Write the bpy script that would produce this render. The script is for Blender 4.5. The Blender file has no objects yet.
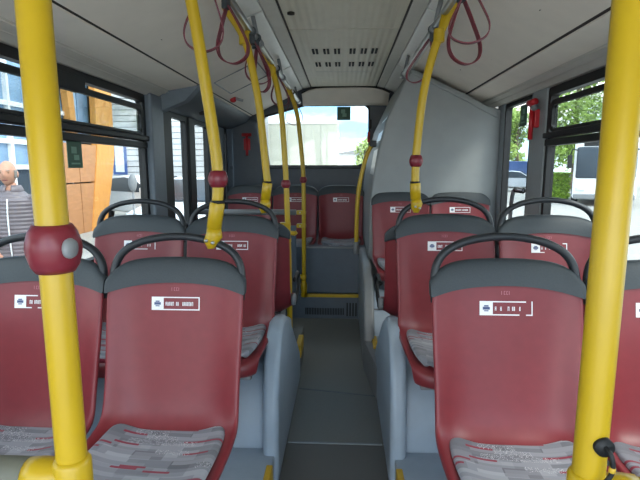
import bpy, bmesh, math, random
from mathutils import Vector, Matrix
random.seed(7)
R = math.radians
EYE = 1.34                      # camera height above the aisle floor; builders below take z relative to the eye
FLOOR, PLAT, GROUND = -1.34, -1.20, -1.76
XL, XR = -1.27, 1.19            # inner faces of the side walls
C = bpy.context.scene.collection
scene = bpy.context.scene

# ------------------------------------------------------------------ camera
cam_data = bpy.data.cameras.new('camera')
cam_data.sensor_width = 36.0; cam_data.lens = 27.0; cam_data.clip_start = 0.02; cam_data.clip_end = 500
cam = bpy.data.objects.new('camera', cam_data); C.objects.link(cam)
cam.location = (0, 0, EYE); cam.rotation_euler = (R(90 - 8.65), 0, R(2.71))
scene.camera = cam

# ------------------------------------------------------------------ sky, sun, exposure
world = bpy.data.worlds.new('sky'); scene.world = world; world.use_nodes = True
wn = world.node_tree.nodes; wl = world.node_tree.links
for n in list(wn): wn.remove(n)
w_out = wn.new('ShaderNodeOutputWorld'); w_bg = wn.new('ShaderNodeBackground'); w_bg.inputs['Strength'].default_value = 1.25
w_tc = wn.new('ShaderNodeTexCoord'); w_map = wn.new('ShaderNodeMapping'); w_map.inputs['Scale'].default_value = (1.3, 1.3, 4.0); w_map.inputs['Location'].default_value = (0.4, 0.0, 0.3)
w_noise = wn.new('ShaderNodeTexNoise'); w_noise.inputs['Scale'].default_value = 2.2; w_noise.inputs['Detail'].default_value = 7
w_ramp = wn.new('ShaderNodeValToRGB')
w_ramp.color_ramp.elements[0].position = 0.40; w_ramp.color_ramp.elements[0].color = (0.17, 0.36, 0.56, 1)
w_ramp.color_ramp.elements[1].position = 0.64; w_ramp.color_ramp.elements[1].color = (1.0, 0.965, 0.905, 1)
wl.new(w_tc.outputs['Generated'], w_map.inputs['Vector']); wl.new(w_map.outputs[0], w_noise.inputs['Vector'])
wl.new(w_noise.outputs[0], w_ramp.inputs[0]); wl.new(w_ramp.outputs[0], w_bg.inputs['Color']); wl.new(w_bg.outputs[0], w_out.inputs['Surface'])
sun_d = bpy.data.lights.new('sun', 'SUN'); sun_d.energy = 0.75; sun_d.angle = R(15); sun_d.color = (1.0, 0.95, 0.87)
sun = bpy.data.objects.new('sun', sun_d); C.objects.link(sun)
sun.rotation_euler = Vector((-0.62, 0.45, -0.70)).to_track_quat('-Z', 'Y').to_euler(); sun.location = (20, -20, 30)
vs = scene.view_settings
vs.view_transform = 'Standard'; vs.look = 'None'; vs.exposure = 2.5; vs.gamma = 1.0; vs.use_curve_mapping = False

# ------------------------------------------------------------------ materials
def srgb(c):
    return tuple(((v / 255) / 12.92 if v / 255 <= 0.04045 else ((v / 255 + 0.055) / 1.055) ** 2.4) for v in c)
def mat(name, rgb, rough=0.5, metal=0.0, var=0.06, scale=18, bump=0.0, coat=0.0, spec=0.5, stretch=(1, 1, 1)):
    m = bpy.data.materials.new(name); m.use_nodes = True
    nt = m.node_tree; n = nt.nodes; l = nt.links; p = n['Principled BSDF']
    c = srgb(rgb)
    tc = n.new('ShaderNodeTexCoord'); mp = n.new('ShaderNodeMapping'); mp.inputs['Scale'].default_value = stretch
    nz = n.new('ShaderNodeTexNoise'); nz.inputs['Scale'].default_value = scale; nz.inputs['Detail'].default_value = 5
    l.new(tc.outputs['Object'], mp.inputs['Vector']); l.new(mp.outputs[0], nz.inputs['Vector'])
    rp = n.new('ShaderNodeValToRGB')
    rp.color_ramp.elements[0].position = 0.3; rp.color_ramp.elements[0].color = tuple(max(0, v * (1 - var)) for v in c) + (1,)
    rp.color_ramp.elements[1].position = 0.7; rp.color_ramp.elements[1].color = tuple(min(1, v * (1 + var)) for v in c) + (1,)
    l.new(nz.outputs[0], rp.inputs[0]); l.new(rp.outputs[0], p.inputs['Base Color'])
    p.inputs['Roughness'].default_value = rough; p.inputs['Metallic'].default_value = metal
    p.inputs['Specular IOR Level'].default_value = spec; p.inputs['Coat Weight'].default_value = coat
    if bump:
        b = n.new('ShaderNodeBump'); b.inputs['Strength'].default_value = bump; b.inputs['Distance'].default_value = 0.004
        l.new(nz.outputs[0], b.inputs['Height']); l.new(b.outputs[0], p.inputs['Normal'])
    return m
def glass(name, tint=(0.79, 0.81, 0.80), ior=0.22):
    m = bpy.data.materials.new(name); m.use_nodes = True
    nt = m.node_tree; n = nt.nodes; l = nt.links
    for x in list(n): n.remove(x)
    o = n.new('ShaderNodeOutputMaterial'); t = n.new('ShaderNodeBsdfTransparent'); g = n.new('ShaderNodeBsdfGlossy')
    t.inputs['Color'].default_value = (*tint, 1); g.inputs['Roughness'].default_value = 0.02
    lw = n.new('ShaderNodeLayerWeight'); lw.inputs['Blend'].default_value = 0.5
    pw = n.new('ShaderNodeMath'); pw.operation = 'POWER'; pw.inputs[1].default_value = 4.0
    f = n.new('ShaderNodeMath'); f.operation = 'MULTIPLY_ADD'; f.inputs[1].default_value = ior; f.inputs[2].default_value = 0.025; x = n.new('ShaderNodeMixShader')
    l.new(lw.outputs['Facing'], pw.inputs[0]); l.new(pw.outputs[0], f.inputs[0])
    l.new(f.outputs[0], x.inputs[0]); l.new(t.outputs[0], x.inputs[1]); l.new(g.outputs[0], x.inputs[2]); l.new(x.outputs[0], o.inputs['Surface'])
    return m
M = {}
M['burgundy'] = mat('burgundy_plastic', (124, 42, 48), 0.42, var=0.05, scale=30, bump=0.03)
M['cap'] = mat('charcoal_plastic', (54, 60, 64), 0.55, var=0.08, scale=200, bump=0.15)
M['black'] = mat('black_rubber', (14, 14, 15), 0.55, var=0.1, scale=60)
M['handle'] = mat('black_grip', (36, 39, 43), 0.42, var=0.1, scale=120, bump=0.1)
M['yellow'] = mat('yellow_coating', (188, 154, 18), 0.34, var=0.04, scale=12, bump=0.02)
M['yellow_dark'] = mat('yellow_paint', (200, 160, 40), 0.5, var=0.1, scale=40)
M['ball'] = mat('burgundy_joint', (116, 30, 42), 0.32, var=0.06, scale=40)
M['ceil'] = mat('ceiling_plastic', (232, 222, 208), 0.55, var=0.03, scale=9, bump=0.02)
M['ceil_mid'] = mat('ceiling_grey', (200, 195, 184), 0.5, var=0.04, scale=14)
M['light_panel'] = mat('light_cover', (222, 219, 212), 0.3, var=0.03, scale=20)
M['seam'] = mat('dark_seam', (52, 46, 42), 0.7)
M['wall'] = mat('wall_grey', (128, 134, 138), 0.55, var=0.05, scale=10, bump=0.03)
M['pillar'] = mat('pillar_grey', (112, 120, 128), 0.5, var=0.05, scale=20)
M['dark'] = mat('dark_grey_panel', (84, 91, 98), 0.5, var=0.06, scale=16, bump=0.04)
M['tower'] = mat('engine_tower_grey', (142, 146, 146), 0.52, var=0.05, scale=8, bump=0.03)
M['podium'] = mat('blue_grey_podium', (152, 165, 178), 0.42, var=0.05, scale=14, bump=0.02)
M['bench'] = mat('bench_panel', (84, 94, 105), 0.45, var=0.06, scale=14)
M['floor'] = mat('vinyl_floor', (112, 112, 109), 0.5, var=0.16, scale=320, bump=0.08)
M['floor_dark'] = mat('worn_vinyl_floor', (92, 91, 88), 0.5, var=0.18, scale=320, bump=0.08)
M['steel'] = mat('brushed_steel', (178, 180, 182), 0.28, metal=0.9, var=0.06, scale=80, stretch=(1, 0.05, 1))
M['grey_part'] = mat('grey_plastic', (128, 130, 132), 0.45, var=0.05)
M['sleeve'] = mat('grey_sleeve', (112, 112, 100), 0.6, var=0.06, scale=40, bump=0.05)
M['reflection'] = mat('painted_reflection', (226, 228, 228), 0.3)  # whitish paint imitating a reflection on the tower side
M['strap'] = mat('burgundy_strap', (108, 33, 47), 0.45, var=0.08, scale=90)
M['sticker'] = mat('sticker_white', (238, 236, 238), 0.5, var=0.03)
M['sticker_faint'] = mat('moulded_mark', (172, 104, 112), 0.5, var=0.05)
M['sticker_ink'] = mat('sticker_blue', (70, 84, 124), 0.5, var=0.1)
M['green'] = mat('green_sign', (44, 84, 62), 0.5, var=0.12, scale=40)
M['green_mark'] = mat('green_sign_mark', (112, 150, 128), 0.5)
M['red'] = mat('red_plastic', (186, 32, 40), 0.4, var=0.06)
M['white'] = mat('white_paint', (232, 234, 236), 0.45, var=0.03, scale=4)
M['glass'] = glass('window_glass'); 
M['glass_dark'] = mat('dark_glazing', (52, 62, 72), 0.12, var=0.1, scale=2)
M['glass_blue'] = mat('blue_glazing', (128, 160, 192), 0.06, var=0.5, scale=0.8)  # strong blotches put reflected clouds into the pane colour
M['asphalt'] = mat('asphalt', (158, 155, 149), 0.85, var=0.08, scale=3, bump=0.1)
M['wood'] = mat('wood_cladding', (176, 124, 82), 0.6, var=0.12, scale=3, stretch=(1, 1, 6))
M['wood_light'] = mat('wood_fin', (206, 144, 72), 0.55, var=0.1, scale=3, stretch=(6, 6, 1))
M['siding'] = mat('white_siding', (200, 202, 204), 0.6, var=0.04, scale=2)
M['cream'] = mat('cream_panel', (186, 186, 172), 0.6, var=0.03, scale=1.5)
M['leaf'] = mat('green_leaf', (146, 172, 84), 0.6, var=0.35, scale=1.2)
M['leaf2'] = mat('pale_leaf', (170, 188, 116), 0.6, var=0.3, scale=1.2)
M['hedge'] = mat('hedge_leaf', (150, 182, 66), 0.6, var=0.3, scale=3)
M['bark'] = mat('bark', (118, 104, 90), 0.85, var=0.3, scale=12, bump=0.4)
M['tyre'] = mat('tyre_rubber', (30, 30, 31), 0.8, var=0.2)
M['silver'] = mat('silver_car', (176, 182, 190), 0.25, metal=0.3, var=0.04)
M['blue'] = mat('blue_paint', (64, 92, 150), 0.35, var=0.05)
M['lamp'] = mat('headlamp', (214, 220, 226), 0.1, var=0.1)
M['skin'] = mat('skin', (190, 140, 116), 0.5, var=0.06, scale=20)
M['jacket'] = mat('quilted_jacket', (112, 103, 108), 0.42, var=0.1, scale=14, bump=0.15)
M['jeans'] = mat('pale_denim', (158, 178, 204), 0.8, var=0.12, scale=40, bump=0.1)
M['hair'] = mat('grey_hair', (132, 124, 118), 0.8, var=0.15, scale=60)
M['shoe'] = mat('shoe_leather', (60, 50, 44), 0.5)
M['vent'] = mat('vent_slot', (30, 31, 30), 0.8)
def ribbed():
    m = mat('ribbed_ceiling', (214, 206, 186), 0.5, var=0.03, scale=12)
    n = m.node_tree.nodes; l = m.node_tree.links; p = n['Principled BSDF']
    tc = n.new('ShaderNodeTexCoord'); wv = n.new('ShaderNodeTexWave'); wv.bands_direction = 'X'; wv.inputs['Scale'].default_value = 7.5
    wv.inputs['Distortion'].default_value = 0.0
    b = n.new('ShaderNodeBump'); b.inputs['Strength'].default_value = 0.35; b.inputs['Distance'].default_value = 0.006
    l.new(tc.outputs['Object'], wv.inputs['Vector']); l.new(wv.outputs[0], b.inputs['Height']); l.new(b.outputs[0], p.inputs['Normal'])
    return m
M['ribbed'] = ribbed()
def moquette():
    m = bpy.data.materials.new('patterned_moquette'); m.use_nodes = True
    n = m.node_tree.nodes; l = m.node_tree.links; p = n['Principled BSDF']; p.inputs['Roughness'].default_value = 0.9
    p.inputs['Sheen Weight'].default_value = 0.2
    tc = n.new('ShaderNodeTexCoord')
    def brick(sc, w, h, c1, c2, mort, off, loc, msize=0.0):
        mp = n.new('ShaderNodeMapping'); mp.inputs['Location'].default_value = loc; mp.inputs['Rotation'].default_value = (0, 0, R(4))
        b = n.new('ShaderNodeTexBrick'); b.offset = off; b.inputs['Scale'].default_value = sc; b.inputs['Brick Width'].default_value = w
        b.inputs['Row Height'].default_value = h; b.inputs['Mortar Size'].default_value = msize; b.inputs['Bias'].default_value = 0
        b.inputs['Color1'].default_value = (*c1, 1); b.inputs['Color2'].default_value = (*c2, 1); b.inputs['Mortar'].default_value = (*mort, 1)
        l.new(tc.outputs['Object'], mp.inputs['Vector']); l.new(mp.outputs[0], b.inputs['Vector']); return b
    base = brick(1, 0.095, 0.04, srgb((82, 84, 92)), srgb((158, 160, 168)), srgb((140, 140, 148)), 0.37, (0.3, 0.11, 0))
    fine = brick(1, 0.13, 0.018, srgb((84, 86, 94)), srgb((176, 176, 184)), srgb((150, 150, 150)), 0.43, (0.9, 0.57, 0))
    mx = n.new('ShaderNodeMixRGB'); mx.inputs[0].default_value = 0.45
    l.new(base.outputs[0], mx.inputs[1]); l.new(fine.outputs[0], mx.inputs[2])
    sel = brick(1, 0.075, 0.009, (0, 0, 0), (1, 1, 1), (0, 0, 0), 0.29, (0.13, 0.71, 0))
    gt = n.new('ShaderNodeMath'); gt.operation = 'GREATER_THAN'; gt.inputs[1].default_value = 0.90; l.new(sel.outputs[0], gt.inputs[0])
    m2 = n.new('ShaderNodeMixRGB'); m2.inputs[2].default_value = (*srgb((140, 34, 58)), 1)
    l.new(gt.outputs[0], m2.inputs[0]); l.new(mx.outputs[0], m2.inputs[1])
    # lettering-like white speckle bands
    sp = n.new('ShaderNodeTexVoronoi'); sp.inputs['Scale'].default_value = 300; l.new(tc.outputs['Object'], sp.inputs['Vector'])
    lt = n.new('ShaderNodeMath'); lt.operation = 'LESS_THAN'; lt.inputs[1].default_value = 0.30; l.new(sp.outputs[0], lt.inputs[0])
    sel2 = brick(1, 0.105, 0.024, (0, 0, 0), (1, 1, 1), (0, 0, 0), 0.61, (0.41, 0.33, 0))
    g2 = n.new('ShaderNodeMath'); g2.operation = 'GREATER_THAN'; g2.inputs[1].default_value = 0.80; l.new(sel2.outputs[0], g2.inputs[0])
    ml = n.new('ShaderNodeMath'); ml.operation = 'MULTIPLY'; l.new(lt.outputs[0], ml.inputs[0]); l.new(g2.outputs[0], ml.inputs[1])
    m3 = n.new('ShaderNodeMixRGB'); m3.inputs[2].default_value = (*srgb((224, 222, 226)), 1)
    l.new(ml.outputs[0], m3.inputs[0]); l.new(m2.outputs[0], m3.inputs[1]); l.new(m3.outputs[0], p.inputs['Base Color'])
    nz = n.new('ShaderNodeTexNoise'); nz.inputs['Scale'].default_value = 500; b = n.new('ShaderNodeBump'); b.inputs['Strength'].default_value = 0.3
    b.inputs['Distance'].default_value = 0.002
    l.new(tc.outputs['Object'], nz.inputs['Vector']); l.new(nz.outputs[0], b.inputs['Height']); l.new(b.outputs[0], p.inputs['Normal'])
    return m
M['moquette'] = moquette()

# ------------------------------------------------------------------ mesh helpers
class MB:
    def __init__(s): s.v = []; s.f = []; s.m = []
    def add(s, vs, fs, mi=0):
        o = len(s.v); s.v += [tuple(v) for v in vs]
        for f in fs: s.f.append(tuple(o + i for i in f)); s.m.append(mi)
        return s
    def box(s, x0, x1, y0, y1, z0, z1, mi=0):
        vs = [(x, y, z) for z in (z0, z1) for y in (y0, y1) for x in (x0, x1)]
        return s.add(vs, [(0, 2, 3, 1), (4, 5, 7, 6), (0, 1, 5, 4), (2, 6, 7, 3), (0, 4, 6, 2), (1, 3, 7, 5)], mi)
    def prism(s, pts, axis, a, b, mi=0):
        """closed outline in the plane across `axis`, extruded from a to b; x: pts are (y,z), y: (x,z), z: (x,y)"""
        def P(p, t): return {'x': (t, p[0], p[1]), 'y': (p[0], t, p[1]), 'z': (p[0], p[1], t)}[axis]
        n = len(pts); vs = [P(p, a) for p in pts] + [P(p, b) for p in pts]
        fs = [tuple(range(n)), tuple(range(2 * n - 1, n - 1, -1))] + [(i, (i + 1) % n, n + (i + 1) % n, n + i) for i in range(n)]
        return s.add(vs, fs, mi)
    def tube(s, path, r, n=12, mi=0, cap=True, closed=False, flat=1.0):
        path = [Vector(p) for p in path]; k = len(path); rr = r if isinstance(r, (list, tuple)) else [r] * k
        tang = []
        for i in range(k):
            a = path[i - 1] if (i > 0 or closed) else path[i]; b = path[(i + 1) % k] if (i < k - 1 or closed) else path[i]
            tang.append((b - a).normalized())
        ref = Vector((0, 1, 0)) if abs(tang[0].y) < 0.9 else Vector((1, 0, 0))
        u = tang[0].cross(ref).normalized(); vs = []
        for i in range(k):
            t = tang[i]; u = (u - t * u.dot(t)).normalized(); w = t.cross(u)
            for j in range(n):
                a = 2 * math.pi * j / n; vs.append(path[i] + u * (math.cos(a) * rr[i]) + w * (math.sin(a) * rr[i] * flat))
        fs = []
        for i in range(k if closed else k - 1):
            i2 = (i + 1) % k
            for j in range(n): fs.append((i * n + j, i * n + (j + 1) % n, i2 * n + (j + 1) % n, i2 * n + j))
        if cap and not closed: fs += [tuple(range(n - 1, -1, -1)), tuple(range((k - 1) * n, k * n))]
        return s.add(vs, fs, mi)
    def lathe(s, c, prof, axis='z', n=20, mi=0, sx=1, sy=1):
        """profile of (radius, height) around an axis through c"""
        vs = []
        for (r, h) in prof:
            for j in range(n):
                a = 2 * math.pi * j / n; p = (r * math.cos(a) * sx, r * math.sin(a) * sy)
                d = {'z': (p[0], p[1], h), 'x': (h, p[0], p[1]), 'y': (p[0], h, p[1])}[axis]
                vs.append((c[0] + d[0], c[1] + d[1], c[2] + d[2]))
        k = len(prof); fs = [(i * n + j, i * n + (j + 1) % n, (i + 1) * n + (j + 1) % n, (i + 1) * n + j) for i in range(k - 1) for j in range(n)]
        fs += [tuple(range(n - 1, -1, -1)), tuple(range((k - 1) * n, k * n))]
        return s.add(vs, fs, mi)
    def grid(s, rows, mi=0, flip=False):
        k = len(rows); n = len(rows[0]); vs = [p for r in rows for p in r]
        fs = [((i * n + j), (i * n + j + 1), ((i + 1) * n + j + 1), ((i + 1) * n + j)) for i in range(k - 1) for j in range(n - 1)]
        if flip: fs = [f[::-1] for f in fs]
        return s.add(vs, fs, mi)
    def mesh(s, name, mats, off):
        me = bpy.data.meshes.new(name); me.from_pydata([(v[0] - off[0], v[1] - off[1], v[2] - off[2]) for v in s.v], [], s.f)
        for m in (mats if isinstance(mats, (list, tuple)) else [mats]): me.materials.append(M[m] if isinstance(m, str) else m)
        for p, mi in zip(me.polygons, s.m): p.material_index = mi
        bm = bmesh.new(); bm.from_mesh(me); bmesh.ops.recalc_face_normals(bm, faces=bm.faces); bm.to_mesh(me); bm.free()
        return me
    def build(s, name, mats, parent=None, smooth=False, bevel=0, seg=2, subsurf=0, solid=0, local=False, solid_off=-1):
        if parent is not None: off = (0, 0, 0) if local else parent['_base']
        elif local: off = (0, 0, 0)
        else:
            xs = [v[0] for v in s.v]; ys = [v[1] for v in s.v]; zs = [v[2] for v in s.v]
            off = ((min(xs) + max(xs)) / 2, (min(ys) + max(ys)) / 2, min(zs))
        o = bpy.data.objects.new(name, s.mesh(name, mats, off)); C.objects.link(o)
        if parent is not None: o.parent = parent; o['_base'] = off
        elif not local: o.location = (off[0], off[1], off[2] + EYE); o['_base'] = off
        if smooth:
            for p in o.data.polygons: p.use_smooth = True
        if solid:
            d = o.modifiers.new('thickness', 'SOLIDIFY'); d.thickness = solid; d.offset = solid_off
        if bevel:
            d = o.modifiers.new('edge', 'BEVEL'); d.width = bevel; d.segments = seg; d.limit_method = 'ANGLE'; d.angle_limit = R(40)
            for p in o.data.polygons: p.use_smooth = True
            d.harden_normals = True
        if subsurf:
            d = o.modifiers.new('smooth', 'SUBSURF'); d.levels = d.render_levels = subsurf
        return o
def empty(name, loc, label=None, cat=None, group=None, kind=None, rz=0):
    o = bpy.data.objects.new(name, None); C.objects.link(o); o.location = (loc[0], loc[1], loc[2] + EYE); o.rotation_euler = (0, 0, rz)
    o['_base'] = tuple(loc); o.empty_display_size = 0.05
    return tag(o, label, cat, group, kind)
def tag(o, label=None, cat=None, group=None, kind=None):
    if label: o['label'] = label
    if cat: o['category'] = cat
    if group: o['group'] = group
    if kind: o['kind'] = kind
    return o
def struct(o, label, cat): return tag(o, label, cat, kind='structure')
def curve(pts, n=8):
    """Catmull-Rom through points"""
    P = [Vector(p) for p in pts]; P = [P[0] * 2 - P[1]] + P + [P[-1] * 2 - P[-2]]; out = []
    for i in range(1, len(P) - 2):
        for k in range(n):
            t = k / n; a, b, c, d = P[i - 1], P[i], P[i + 1], P[i + 2]
            out.append(0.5 * ((2 * b) + (c - a) * t + (2 * a - 5 * b + 4 * c - d) * t * t + (3 * b - a - 3 * c + d) * t ** 3))
    out.append(P[-2]); return out

# ------------------------------------------------------------------ the bus shell
YF, YB = -1.0, 5.3      # the shell is modelled as far as a step behind the camera; forward of that the bus is left open
def poly2(pts): return pts
# floor
fl = empty('floor', (0, 0.3, FLOOR)); struct(fl, 'grey speckled vinyl aisle floor between the seat podiums', 'floor')
MB().box(XL, XR, YF, 2.17, FLOOR - 0.06, FLOOR).build('floor_sheet', 'floor_dark', fl)
MB().box(XL, XR, 2.18, YB, FLOOR - 0.06, FLOOR + 0.004).build('floor_sheet', 'floor', fl)
MB().box(-0.26, 0.2, 2.17, 2.18, FLOOR - 0.05, FLOOR + 0.006).build('joint_strip', 'wall', fl)
MB().prism([(-0.26, 2.745), (0.2, 2.665), (0.2, 2.675), (-0.26, 2.755)], 'z', FLOOR, FLOOR + 0.0065).build('joint_strip', 'dark', fl)

# ceiling
ce = empty('ceiling', (0, 0.3, 0.82)); struct(ce, 'pale grey moulded bus ceiling with ribbed centre panels', 'ceiling')
def sheet(name, m, pts, y0, y1, bevel=0.004, t=0.03):
    (xa, za), (xb, zb) = pts
    return MB().prism([(xa, za), (xb, zb), (xb, zb + t), (xa, za + t)], 'y', y0, y1).build(name, m, ce, bevel=bevel)
ys = [YF, 0.52, 3.045, 5.14]
for a, b in zip(ys, ys[1:]): sheet('centre_panel', 'ribbed', [(-0.332, 0.82), (0.332, 0.82)], a + 0.004, b - 0.004, 0.003)
sheet('access_panel', 'ceil_mid', [(-0.24, 0.8185), (0.24, 0.8185)], 4.34, 4.35, 0, 0.004)
for sg, xo in ((-1, -0.332), (1, 0.332)):
    sheet('edge_strip', 'ceil_mid', [(xo + sg * 0.013, 0.817), (xo + sg * 0.088, 0.803)], YF, 5.16)
    for a, b in [(YF, -0.2), (-0.19, 1.2), (1.21, 2.62), (2.63, 4.0), (4.01, 5.16)]:
        sheet('light_cover', 'light_panel', [(xo + sg * 0.092, 0.800), (xo + sg * 0.205, 0.752)], a + 0.006, b - 0.006, 0.006)
    MB().box(min(xo, xo + sg * 0.013), max(xo, xo + sg * 0.013), YF, 5.16, 0.823, 0.845).build('seam', 'seam', ce)
sheet('side_panel', 'ceil', [(-0.536, 0.75), (-0.966, 0.546)], YF, 5.24); sheet('side_panel', 'ceil', [(0.536, 0.75), (0.938, 0.557)], YF, 5.24)
for xa, xb, xw in ((-0.966, -0.978, XL), (0.938, 0.950, XR)):
    s = MB().prism([(xa, 0.551 + (0.008 if xa > 0 else 0)), (xb, 0.545 + (0.008 if xa > 0 else 0)), (xb, 0.585), (xa, 0.590)], 'y', YF, 5.24).build('seam', 'seam', ce)
    sg = 1 if xw > 0 else -1
    sheet('cornice_panel', 'ceil', [(xb, 0.546 if xa > 0 else 0.538), (xw - sg * 0.10, 0.506)], YF, 5.24)
    cs = [(xw - sg * 0.10, 0.506), (xw - sg * 0.075, 0.487), (xw - sg * 0.05, 0.483), (xw - sg * 0.02, 0.455), (xw + sg * 0.04, 0.455), (xw + sg * 0.04, 0.53), (xw - sg * 0.10, 0.53)]
    MB().prism(cs, 'y', YF, 5.24).build('duct_cover', 'ceil_mid', ce, bevel=0.004)
    for k in range(3):
        x = xw - sg * (0.092 - 0.022 * k); z = 0.499 - 0.008 * k
        MB().tube([(x, YF, z), (x, 5.2, z)], 0.004, 6).build('duct_ridge', 'ceil_mid', ce, smooth=True)
# roof skin above keeps the daylight out
MB().prism([(-1.34, 0.45), (-1.30, 0.62), (-1.05, 0.80), (-0.5, 0.92), (0.45, 0.92), (0.98, 0.80), (1.22, 0.62), (1.26, 0.45), (1.24, 0.45), (1.2, 0.58), (0.95, 0.76), (0.45, 0.88), (-0.5, 0.88), (-1.0, 0.76), (-1.28, 0.58), (-1.32, 0.45)], 'y', YF, 5.42).build('roof_skin', 'white', ce)
# screws and vent slots
for x, y in [(-0.70, 1.62), (-0.87, 2.35), (-0.86, 2.9), (0.80, 2.1), (0.85, 2.9), (0.85, 3.2), (0.78, 3.35)]:
    z = 0.75 - (abs(x) - 0.536) * 0.453
    MB().lathe((x, y, z - 0.004), [(0.011, 0), (0.011, 0.006)], n=10).build('screw', 'seam', ce)
MB().lathe((-0.285, 2.72, 0.806), [(0.006, 0), (0.02, 0.004), (0.02, 0.016)], n=16).build('plug', 'seam', ce, smooth=True)
for yy, w in ((3.60, 0.0), (4.04, 0.0)):
    for k in range(6):
        xc = (-0.205, -0.125, -0.048, 0.062, 0.142, 0.218)[k]
        for dx in (-0.013, 0.013):
            MB().box(xc + dx - 0.008, xc + dx + 0.008, yy - 0.07, yy + 0.07, 0.8145, 0.822).build('vent_slot', 'vent', ce)
# hatch frame in the left ceiling
def on_side(x, y, dz=0): return (x, y, 0.75 - (abs(x) - 0.536) * 0.453 + dz)
hp = [on_side(-0.90, 3.42, -0.004), on_side(-0.60, 3.42, -0.004), on_side(-0.60, 3.92, -0.004), on_side(-0.90, 3.92, -0.004)]
MB().tube(hp, 0.007, 6, closed=True).build('hatch_frame', 'grey_part', ce)
MB().add([on_side(-0.89, 3.43, -0.003), on_side(-0.61, 3.43, -0.003), on_side(-0.61, 3.91, -0.003), on_side(-0.89, 3.91, -0.003)], [(0, 1, 2, 3)]).build('hatch_lid', 'ceil_mid', ce, solid=0.003)
# rear header
hd = []
for t in range(7):
    a = t / 6; row = []
    for k in range(13):
        u = -1 + k / 6; rr = 1 - abs(u) ** 5
        row.append((0.02 + u * 0.455, 5.13 + 0.165 * a, 0.818 - 0.06 * (1 - rr) - (0.16 - 0.06 * (1 - rr)) * (a ** 1.6)))
    hd.append(row)
MB().grid(hd).build('rear_header', 'ceil', ce, smooth=True, solid=0.02)
MB().tube([(p[0], p[1] - 0.004, p[2] - 0.002) for p in hd[0]], 0.008, 6).build('seam', 'seam', ce)

# side walls
wlft = empty('wall_left', (XL, 0.3, FLOOR)); struct(wlft, 'grey left side wall of the bus below the windows', 'wall')
wrgt = empty('wall_right', (XR, 0.3, FLOOR)); struct(wrgt, 'grey right side wall of the bus below the windows', 'wall')
MB().box(XL - 0.06, XL, YF, YB, FLOOR - 0.06, -0.52).build('lower_panel', 'wall', wlft, bevel=0.004)
MB().box(XR, XR + 0.06, YF, YB, FLOOR - 0.06, -0.52).build('lower_panel', 'wall', wrgt, bevel=0.004)
MB().box(XL - 0.05, XL + 0.004, YF, YB, -0.55, -0.50).build('sill_rail', 'pillar', wlft, bevel=0.012)
MB().box(XR - 0.004, XR + 0.05, YF, YB, -0.55, -0.50).build('sill_rail', 'pillar', wrgt, bevel=0.012)
def pillar(w, x, sg, y0, y1, d=0.045, m='pillar', z1=0.47):
    MB().box(*sorted((x + sg * 0.05, x - sg * d)), y0, y1, -0.52, z1).build('pillar', m, w, bevel=0.018, seg=3)
pillar(wlft, XL, -1, 3.10, 3.32); pillar(wlft, XL, -1, 3.33, 3.54, 0.02, 'black')
pillar(wlft, XL, -1, 3.93, 4.10, 0.02, 'black'); pillar(wlft, XL, -1, 4.56, 5.12, 0.02, 'dark')
pillar(wlft, XL, -1, 0.02, 0.22)
pillar(wrgt, XR, 1, 2.93, 3.17, 0.012, 'tower'); pillar(wrgt, XR, 1, 0.02, 0.22); pillar(wrgt, XR, 1, 3.68, 3.85, 0.01, 'wall')
pillar(wrgt, XR, 1, 4.2, 5.3, 0.0)
# soffit box over the rear left windows
so = MB().prism([(XL, 0.40), (XL + 0.05, 0.40), (-1.03, 0.475), (-0.99, 0.545), (-1.03, 0.56), (XL, 0.52)], 'y', 3.36, 5.26).build('soffit', 'dark', wlft, bevel=0.012, seg=3)
MB().prism([(XL, 0.36), (XL + 0.06, 0.38), (-1.06, 0.44), (-0.97, 0.53), (-0.97, 0.55), (XL, 0.53)], 'y', 3.28, 3.37).build('soffit_end', 'pillar', wlft, bevel=0.02, seg=3)
MB().lathe((-1.13, 3.9, 0.432), [(0.02, -0.02), (0.026, 0.0), (0.026, 0.015)], n=14).build('speaker_knob', 'seam', wlft, smooth=True)

def rrect(y0, y1, z0, z1, r, n=5):
    o = []
    for cy, cz, a0 in ((y1 - r, z1 - r, 0), (y0 + r, z1 - r, 90), (y0 + r, z0 + r, 180), (y1 - r, z0 + r, 270)):
        for k in range(n + 1):
            a = R(a0 + 90 * k / n); o.append((cy + r * math.cos(a), cz + r * math.sin(a)))
    return o
def ring(mb, outer, inner, axis, a, b, mi=0):
    def P(p, t): return (t, p[0], p[1]) if axis == 'x' else (p[0], t, p[1])
    n = len(outer); vs = [P(p, a) for p in outer] + [P(p, a) for p in inner] + [P(p, b) for p in outer] + [P(p, b) for p in inner]; fs = []
    for i in range(n):
        j = (i + 1) % n
        fs += [(i, j, n + j, n + i), (2 * n + i, 3 * n + i, 3 * n + j, 2 * n + j), (i, 2 * n + i, 2 * n + j, j), (n + i, n + j, 3 * n + j, 3 * n + i)]
    return mb.add(vs, fs, mi)
WN = [0]
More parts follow.
